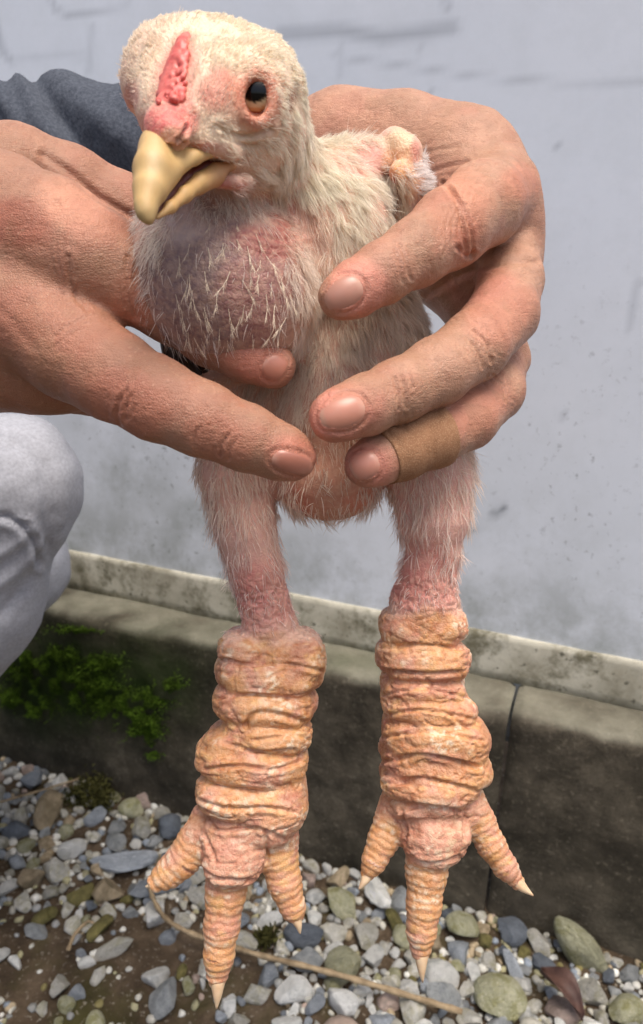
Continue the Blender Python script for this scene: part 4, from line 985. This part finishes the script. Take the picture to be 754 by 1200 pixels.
LR = [([(520, 215), (534, 232), (543, 262), (546, 292)], 2.6, 1.1), ([(526, 218), (542, 240), (552, 272), (553, 300)], 2, .8), ([(536, 290), (548, 300), (556, 296)], 2.6, .8), ([(470, 288), (476, 305), (482, 328)], 1.8, .45), ([(463, 292), (468, 312), (472, 330)], 1.6, .35),
 ([(497, 205), (522, 196), (548, 190)], 2.6, .6), ([(482, 186), (510, 176), (535, 172)], 2.4, .35), ([(500, 345), (540, 322), (590, 308), (630, 306)], 4, .9),
 ([(470, 440), (474, 458), (476, 478)], 1.8, .6), ([(463, 443), (466, 460), (468, 480)], 1.6, .5), ([(480, 440), (484, 455)], 1.5, .4), ([(555, 388), (570, 402), (576, 424)], 2, .6), ([(545, 394), (560, 410), (566, 430)], 1.6, .5),
 ([(500, 498), (506, 512), (508, 538)], 1.6, .5), ([(512, 494), (517, 508), (518, 530)], 1.5, .4), ([(578, 440), (590, 452), (592, 470)], 1.8, .4),
 ([(385, 462), (372, 478), (372, 498), (386, 508)], 2, .35)]
SR = [(480, 180, 90, 50, 0, (202, 152, 122), .4), (400, 150, 60, 40, 0, (206, 150, 120), .5), (420, 338, 34, 36, -32, (212, 138, 120), .75), (548, 280, 16, 24, 0, (178, 96, 72), .6), (400, 486, 46, 34, -15, (208, 134, 116), .75), (428, 548, 34, 28, 0, (204, 128, 112), .75), (540, 240, 34, 40, 20, (196, 130, 102), .6), (585, 365, 40, 40, 0, (196, 128, 104), .5), (610, 215, 22, 22, 0, (202, 130, 104), .5), (560, 335, 40, 20, -10, (206, 140, 124), .5), (560, 480, 40, 24, -30, (198, 128, 104), .5)]
KR = [(536, 258, (20, 48), 15, 8, .65), (476, 310, (20, 34), -20, 7, .35), (474, 460, (22, 34), 5, 7, .5), (562, 402, (26, 42), -35, 7.5, .5), (585, 450, (20, 34), -40, 7, .4), (512, 515, (22, 34), 5, 7, .4), (500, 180, (60, 24), 70, 8, .25), (440, 150, (60, 40), 20, 7, .18)]
VR, CR = hand_relief(VR, QR, 130, LR, SR, (178, 135, 111), KR)
# ---- the person's right hand: comes in from the left edge
f = Field([-.345, C3(0, 110, .36)[1]-.01, .235], [C3(385, 0, .29)[0]+.008, C3(0, 580, .31)[1]+.002, .415], .00095)
f.chain([(-560, 330, .36, 95), (-300, 312, .345, 92), (-150, 305, .335, 100)], .02)
f.chain([(-150, 300, .335, 100), (-60, 300, .325, 112)], .02, flat=((.1, -.1, 1), .75))
f.chain([(-80, 255, .325, 78), (10, 258, .314, 70), (62, 280, .304, 63)], .02, flat=((.2, -.3, 1), .85))
f.chain([(-80, 330, .322, 85), (0, 345, .314, 80), (46, 372, .306, 62)], .02, flat=((.2, 0, 1), .8))
f.chain([(-100, 390, .335, 76), (-20, 415, .330, 64), (50, 432, .326, 54)], .016)
IDXL = [(62, 282, .304, 68), (112, 306, .300, 58), (156, 330, .300, 46), (200, 358, .303, 41), (248, 390, .303, 37), (290, 412, .301, 34), (320, 429, .300, 27)]
f.chain(IDXL, .008, kin=.005)
MIDL = [(30, 362, .308, 68), (86, 410, .298, 58), (132, 440, .289, 51), (184, 468, .282, 47), (236, 491, .279, 42), (290, 513, .281, 37), (330, 530, .284, 31), (345, 536, .286, 26)]
f.chain(MIDL, .0035, kin=.005)
THBL = [(-60, 225, .345, 62), (20, 205, .352, 54), (80, 222, .360, 48), (140, 250, .368, 44), (190, 280, .374, 40), (220, 300, .378, 30)]
f.chain(THBL, .010, kin=.005)
RINL = [(20, 420, .326, 50), (80, 440, .335, 40), (130, 446, .350, 36), (190, 470, .366, 32), (240, 492, .376, 26)]; f.chain(RINL, .006, kin=.004)
PINL = [(-20, 440, .340, 42), (40, 448, .352, 36), (100, 452, .366, 32), (160, 474, .384, 26)]; f.chain(PINL, .006, kin=.004)
VL, QL = f.mesh(3); del f
LL = [([(72, 240), (66, 280), (70, 315), (84, 350)], 1.6, .2), ([(66, 236), (60, 276), (63, 318), (76, 352)], 1.5, .16), ([(79, 246), (73, 284), (77, 318), (90, 350)], 1.5, .2), ([(80, 300), (82, 330), (92, 352), (104, 364)], 2.6, .7), ([(150, 300), (148, 330), (152, 352), (160, 372)], 2.4, .8), ([(160, 306), (156, 335), (162, 362), (170, 378)], 2.2, .8), ([(142, 318), (141, 340), (146, 360)], 1.8, .5),
 ([(62, 396), (80, 382), (100, 372), (112, 368)], 1.8, .35), ([(66, 404), (84, 392), (100, 384)], 1.5, .22), ([(148, 458), (140, 470), (136, 486), (140, 500)], 2.2, .7), ([(156, 460), (148, 474), (146, 492)], 1.8, .5), ([(234, 500), (228, 512), (228, 524)], 1.7, .5), ([(268, 508), (260, 522), (258, 534)], 1.7, .6), ([(278, 512), (270, 526), (268, 538)], 1.6, .5), ([(288, 408), (284, 420), (286, 432)], 1.4, .3),
 ([(50, 180), (86, 205), (112, 228), (170, 262)], 4, .9), ([(0, 362), (18, 380), (40, 408)], 5, .25)]
SL = [(20, 262, 44, 30, 0, (158, 88, 68), .6), (12, 370, 30, 40, 0, (150, 92, 70), .5), (50, 440, 130, 70, 20, (158, 104, 80), .55), (100, 250, 60, 30, 25, (214, 152, 124), .6), (160, 350, 30, 40, 20, (186, 120, 96), .6), (300, 420, 50, 26, 28, (196, 124, 104), .7), (345, 538, 36, 24, 20, (184, 112, 92), .7), (150, 475, 50, 36, 30, (186, 120, 96), .6), (260, 515, 40, 30, 20, (180, 114, 92), .5)]  # browner lower and left patches put the hand's shaded side into skin colour
KL = [(72, 300, (26, 75), 12, 6, .3), (158, 340, (24, 44), 18, 7, .6), (150, 480, (26, 44), 28, 7.5, .5), (265, 518, (24, 34), 25, 7, .45), (70, 390, (34, 30), -50, 7, .4), (60, 200, (60, 24), 60, 7, .2), (20, 300, (60, 90), 35, 7, .14)]
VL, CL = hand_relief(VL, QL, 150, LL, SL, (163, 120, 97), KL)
m = NT('human_skin'); co = m.coord()
vor = m.n('ShaderNodeTexVoronoi', feature='DISTANCE_TO_EDGE'); vor.inputs['Scale'].default_value = 900; m.l(co, vor.inputs['Vector'])
b = m.mix(m.ramp(m.noise(co, 260, 4, .7), [(.52, grey(0)), (.72, grey(.28))]), m.attr('Col'), lin((158, 96, 70)))
b = m.mix(m.ramp(m.noise(co, 620, 3, .6), [(.60, grey(0)), (.75, grey(.30))]), b, lin((226, 182, 152)))
SKIN = m.fin(b, .47, m.bump(m.noise(co, 700, 5, .7), .32, .0006, m.bump(m.ramp(vor.outputs[0], [(0, grey(0)), (.22, grey(1))]), .34, .0005, m.bump(m.noise(m.coord((1, 1, 3.2)), 210, 4, .6), .45, .0011))), spec=.38, sss=.16, ssss=.003, sssr=(.7, .35, .22))
# head and neck, out of the picture to the upper left, turned towards the bird
f = Field([-.86, -.56, .44], [-.54, -.02, .78], .003)
def em(x, y, z, a, b_, c, k, **kw): f.ell((CX+F*x/z, CY+F*y/z, z), (a*F/z, b_*F/z, c*F/z), k, **kw)
f.chain([(-.70, -.06, .62, .062), (-.695, -.22, .615, .054)], .02, raw=True)
em(-.695, -.375, .61, .098, .105, .078, .01); em(-.655, -.31, .61, .062, .075, .062, .02); em(-.625, -.265, .61, .030, .026, .034, .015)
f.chain([(-.603, -.375, .61, .011), (-.583, -.335, .61, .015)], .012, raw=True)
f.chain([(-.600, -.293, .585, .006), (-.594, -.292, .61, .009), (-.600, -.293, .635, .006)], .005, raw=True); f.chain([(-.600, -.280, .59, .006), (-.595, -.279, .61, .009), (-.600, -.280, .63, .006)], .005, raw=True)
f.chain([(-.618, -.395, .57, .008), (-.605, -.400, .61, .010), (-.618, -.395, .65, .008)], .012, raw=True)
for z in (.53, .69): em(-.70, -.345, z, .024, .034, .010, .008)
VH, QH = f.mesh(3); del f
CH = np.tile(lin((176, 128, 100)), (len(VH), 1))*(.85+.3*fbm(VH*60, 3, 3)[:, None])
lip = w2c(VH); lp = np.exp(-((lip[:, 0]+.597)/.012)**2-((lip[:, 1]+.286)/.011)**2)[:, None]; CH = CH*(1-lp)+lin((160, 88, 80))*lp
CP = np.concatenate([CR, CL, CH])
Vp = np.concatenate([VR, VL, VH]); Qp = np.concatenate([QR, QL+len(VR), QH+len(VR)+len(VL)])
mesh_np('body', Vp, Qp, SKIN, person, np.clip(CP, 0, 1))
ptree = BVHTree.FromPolygons([tuple(v) for v in Vp], [tuple(q) for q in Qp])
# ---- nails
m = NT('nail'); co = m.coord(); NAIL = m.fin(m.attr('Col'), .36, m.bump(m.noise(m.coord((1, 1, 1)), 160, 2), .06, .0005), spec=.5, sss=.2, ssss=.002)
def nail(cx, cy, ang, L, Wd, c0=(186, 128, 108), c1=(200, 156, 134), lift=.0005):
    """cx,cy centre in the picture, ang direction of the finger tip, L half length, Wd half width"""
    t = math.radians(ang); ux, uy = math.cos(t), math.sin(t); nu, nv = 15, 13; V = []; cols = []
    pn = {}
    for i in range(nu):
        a = i/(nu-1)*2-1
        for j in range(nv):
            b = j/(nv-1)*2-1
            # squarish outline, rounder towards the cuticle
            pw = 2.3 if a < 0 else 2.8; r = (abs(a)**pw+abs(b)**pw)**(1/pw); q = max(abs(a), abs(b)); k = q/r if r > 0 else 1
            px = cx+ux*a*L*k-uy*b*Wd*k; py = cy+uy*a*L*k+ux*b*Wd*k
            h = ptree.ray_cast(Vector(CAMPOS), Vector(ray(px, py)).normalized())
            pn[i, j] = None if h[0] is None else (np.array(h[0]), np.array(h[1]), q, a)
    good = [v for v in pn.values() if v]
    mn = np.mean([v[1] for v in good], 0); mn /= np.linalg.norm(mn)
    # fit a smooth arch through the skin under the nail so that the plate is even
    def xy(i, j):
        a, b = i/(nu-1)*2-1, j/(nv-1)*2-1; pw = 2.3 if a < 0 else 2.8; r = (abs(a)**pw+abs(b)**pw)**(1/pw); k = max(abs(a), abs(b))/r if r > 0 else 1
        return a*k, b*k
    A = np.array([[1, x, y, x*x, y*y, x*y] for (i, j) in pn if pn[i, j] for x, y in [xy(i, j)]])
    B = np.array([pn[k][0] for k in pn if pn[k]]); S, *_ = np.linalg.lstsq(A, B, rcond=None)
    for i in range(nu):
        for j in range(nv):
            x, y = xy(i, j)
            p = np.array([1, x, y, x*x, y*y, x*y])@S; q = max(abs(i/(nu-1)*2-1), abs(j/(nv-1)*2-1))
            V.append(p+mn*(lift*(1-.9*q**8)-.0007*(q > .999)+.00012*(1-y*y)))
            s = np.clip((x-.72)/.2, 0, 1); lun = np.clip((-.55-x)/.3, 0, 1)*np.clip(1.1-abs(y)*1.5, 0, 1)
            c = lin(c0)*(1-s)+lin(c1)*s; cols.append(c*(1-lun*.5)+lin((212, 172, 152))*lun*.5)
    idx = np.arange(nu*nv).reshape(nu, nv); Q = np.stack([idx[:-1, :-1], idx[1:, :-1], idx[1:, 1:], idx[:-1, 1:]], -1).reshape(-1, 4)
    n = vnorm(np.array(V), Q).mean(0)
    if n@(CAMPOS-np.mean(V, 0)) < 0: Q = Q[:, ::-1]
    return mesh_np('fingernail', np.array(V), Q, NAIL, person, np.array(cols))
nail(404, 343, 150, 26, 20, (182, 132, 114), (192, 150, 130)); nail(403, 483, 162, 29, 21); nail(428, 545, 150, 19, 19, (188, 130, 112))
nail(322, 430, 32, 15, 17, (178, 118, 98), (196, 140, 116)); nail(342, 542, 14, 27, 14, (170, 112, 94), (188, 132, 110))
# ---- plaster round the ring finger
m = NT('fabric_plaster'); co = m.coord()
ck = m.n('ShaderNodeTexChecker'); ck.inputs['Scale'].default_value = 1800; m.l(co, ck.inputs[0])
wv = m.n('ShaderNodeTexVoronoi'); wv.inputs['Scale'].default_value = 1500; m.l(co, wv.inputs['Vector'])
b = m.mix(m.ramp(m.noise(co, 130, 4), [(.35, grey(0)), (.7, grey(.7))]), lin((158, 116, 86)), lin((122, 86, 60)))
b = m.mix(m.ramp(wv.outputs[0], [(.1, grey(.45)), (.5, grey(0))]), b, lin((200, 164, 130)))
PLAS = m.fin(b, .75, m.bump(wv.outputs[0], .5, .0004), spec=.2)
ch = [(C3(*p[:3]), p[3]*p[2]/F) for p in RINR]
q = np.array([c for c, r in ch]); rr = np.array([r for c, r in ch]); tt = np.linspace(0, len(ch)-1, 120)
qs = spline(q, 120); rs = np.interp(tt, np.arange(len(ch)), rr); pxs = CX+F*qs[:, 0]/qs[:, 2]
sel = np.where((pxs < 512) & (pxs > 446))[0]
def tape(name, ids, off, parent):
    rows = []; n = 48
    for q_, i in enumerate(ids):
        c = c2w(qs[i]); t = c2w(qs[min(i+2, 119)])-c2w(qs[i-2]); t /= np.linalg.norm(t); a = np.cross(t, R_CW[:, 2]); a /= np.linalg.norm(a); b_ = np.cross(t, a); row = []
        for j in range(n):
            th = 2*math.pi*j/n; dr = math.cos(th)*a+math.sin(th)*b_; r0 = rs[i]
            h = ptree.ray_cast(Vector(c+dr*r0*1.35), Vector(-dr), r0*.7)
            row.append(np.linalg.norm(np.array(h[0])-c) if h[0] else r0*1.03)
        row = np.array(row)
        for _ in range(3): row = (np.roll(row, 1)+row*2+np.roll(row, -1))/4
        e = off if 0 < q_ < len(ids)-1 else -.0012
        rows.append([c+(math.cos(2*math.pi*j/n)*a+math.sin(2*math.pi*j/n)*b_)*(row[j]+e+.00008*math.sin(q_*1.3+j)) for j in range(n)])
    ids2 = len(rows); V = [p for r in rows for p in r]; Fc = []
    for i in range(ids2-1):
        for j in range(n): Fc.append((i*n+j, i*n+(j+1) % n, (i+1)*n+(j+1) % n, (i+1)*n+j))
    return mesh_py(name, V, Fc, PLAS, parent)
o = tape('bandage', [sel[0]]+list(sel)+[sel[-1]], .0007, person)
k = len(sel)//2; tape('overlap', [sel[k]]+list(sel[k:])+[sel[-1]], .0011, o)
# ---- clothes
def cloth(name, build, lo, hi, vox, mat, fold=None, parent=person):
    g = Field(lo, hi, vox); g.D[:] = .05; build(g); V, Q = g.mesh(3); N = vnorm(V, Q); X, Y = proj(V)
    if fold: V = V+N*fold(V, X, Y, facing(V, N))[:, None]
    return mesh_np(name, V, Q, mat, parent)
m = NT('blue_grey_jersey'); co = m.coord()
b = m.mix(m.ramp(m.noise(co, 420, 3, .7), [(.35, grey(0)), (.65, grey(1))]), lin((66, 70, 79)), lin((88, 93, 102)))
SLEEVE = m.fin(b, .9, m.bump(m.noise(co, 600, 3), .5, .0008), spec=.1)
def sl(g):
    g.chain([(-.62, -.10, .60, .075), (-.40, -.235, .605, .060), (-.20, -.270, .555, .047), (-.075, -.252, .508, .040)], .01, raw=True, kin=.02)
    g.chain([(-.62, -.10, .60, .075), (-.66, .02, .62, .10)], .03, raw=True)
    g.chain([(-.66, .02, .62, .10), (-.62, .06, .46, .075), (-.46, -.02, .385, .055), (-.31, -.105, .348, .048)], .03, raw=True, kin=.02)
    g.chain([(-.70, .0, .62, .13), (-.72, .22, .66, .15)], .05, raw=True)
def slf(V, X, Y, fc):
    ph = (X-.9*(Y-120))/15+2.4*fbm(V*26, 9, 2)
    n = fbm(V*38, 4, 3)
    s = np.sin(ph)*np.exp(-((X-70)/120)**2)*.0030+(n-.5)*.010
    s += .006*np.exp(-((X-0.62*(Y-120)-40)/11)**2)-.004*np.exp(-((X-.62*(Y-120)-58)/8)**2)+.004*np.exp(-((X-.5*(Y-110)-2)/10)**2)
    return s
cloth('shirt', sl, [-.92, -.36, .27], [.03, .42, .86], .004, SLEEVE, slf)
m = NT('pale_grey_cotton'); co = m.coord()
b = m.mix(m.ramp(m.noise(co, 380, 4, .7), [(.35, grey(0)), (.65, grey(1))]), lin((156, 158, 166)), lin((177, 179, 188)))
TROU = m.fin(b, .9, m.bump(m.noise(co, 500, 3), .4, .0007), spec=.1)
KD = .60
def tr_(g):
    kn = C3(10, 566, KD); kr = 80*KD/F
    g.chain([(-.70, .16, .68, .10), (-.48, .02, .66, .085), (kn[0], kn[1], KD, kr)], .02, raw=True, kin=.03)
    g.chain([(kn[0], kn[1]+.004, KD, kr), (kn[0]-.05, kn[1]+.10, KD+.03, .056), (kn[0]-.135, kn[1]+.22, KD+.10, .05), (kn[0]-.25, kn[1]+.34, KD+.16, .047)], .02, raw=True, kin=.03)
    g.chain([(-.70, .18, .70, .11), (-.48, .10, .80, .085), (-.36, .06, .84, .065)], .03, raw=True, kin=.03)
    g.chain([(-.36, .06, .84, .065), (-.50, .22, .90, .055), (-.64, .34, .93, .047)], .02, raw=True, kin=.02)
def trf(V, X, Y, fc):
    s = (fbm(V*24, 31, 3)-.5)*.009
    d = polydist(X, Y, [(-30, 602), (10, 607), (28, 616), (40, 634), (46, 660)]); s += -.0035*np.exp(-(d/3.0)**2)+.0028*np.exp(-((d-9)/5)**2)*(Y > 606)
    for pts, w_, a in (([(-10, 690), (20, 668), (44, 640)], 8, .004), ([(-10, 655), (15, 640), (36, 622)], 6, .003), ([(0, 720), (30, 690), (60, 640)], 7, -.003), ([(20, 520), (50, 545), (62, 600), (52, 660)], 9, -.003)):
        s += a*np.exp(-(polydist(X, Y, pts)/w_)**2)
    return s
cloth('trousers', tr_, [-.86, -.12, .50], [-.15, .46, 1.05], .0035, TROU, trf)
m = NT('black_hair'); co = m.coord((1, 1, .2)); HAIR = m.fin(lin((30, 25, 22)), .5, m.bump(m.noise(co, 300, 3), .6, .002), spec=.4)
def hr(g):
    g.ell((CX+F*-.705/.61, CY+F*-.395/.61, .61), (.104*F/.61, .102*F/.61, .086*F/.61), .01)
    g.ell((CX-F*.735/.61, CY-F*.33/.61, .61), (.074*F/.61, .075*F/.61, .080*F/.61), .02)
    g.ell((CX-F*.60/.61, CY-F*.33/.61, .61), (.062*F/.61, .090*F/.61, .12*F/.61), .008, sub=True)
cloth('hair', hr, [-.86, -.56, .46], [-.54, -.2, .76], .0035, HAIR, lambda V, X, Y, fc: (fbm(V*np.array([90, 90, 25]), 8, 3)-.5)*.008)
m = NT('eyeball'); EB = m.fin(m.attr('Col'), .1)
_keep = EYEM; EYEM = EB
for z in (.583, .637): ball('eye', c2w(np.array([-.612, -.372, z])), .0125, R_CW @ np.array([1., .3, 0]), person)
EYEM = _keep
m = NT('shoe_rubber'); SHOE = m.fin(lin((52, 52, 56)), .6, spec=.3)
for a in (C3(10, 566, KD)+np.array([-.25, .34, .16]), np.array([-.64, .34, .93])):
    wa = c2w(a); g0 = wa[2]; fwd = np.array([1, .1, 0])
    pts = [wa, np.array([wa[0], wa[1], .07]), np.array([wa[0]+.04, wa[1]+.01, .055]), np.array([wa[0]+.10, wa[1]+.02, .045])]
    cp = [w2c(p) for p in pts]
    def sh(g): g.chain([(*cp[0], .042), (*cp[1], .048), (*cp[2], .046), (*cp[3], .038)], .01, raw=True, kin=.02)
    cp = np.array(cp); cloth('shoe', sh, cp.min(0)-.09, cp.max(0)+.09, .004, SHOE)
print('person', time.time()-T0)
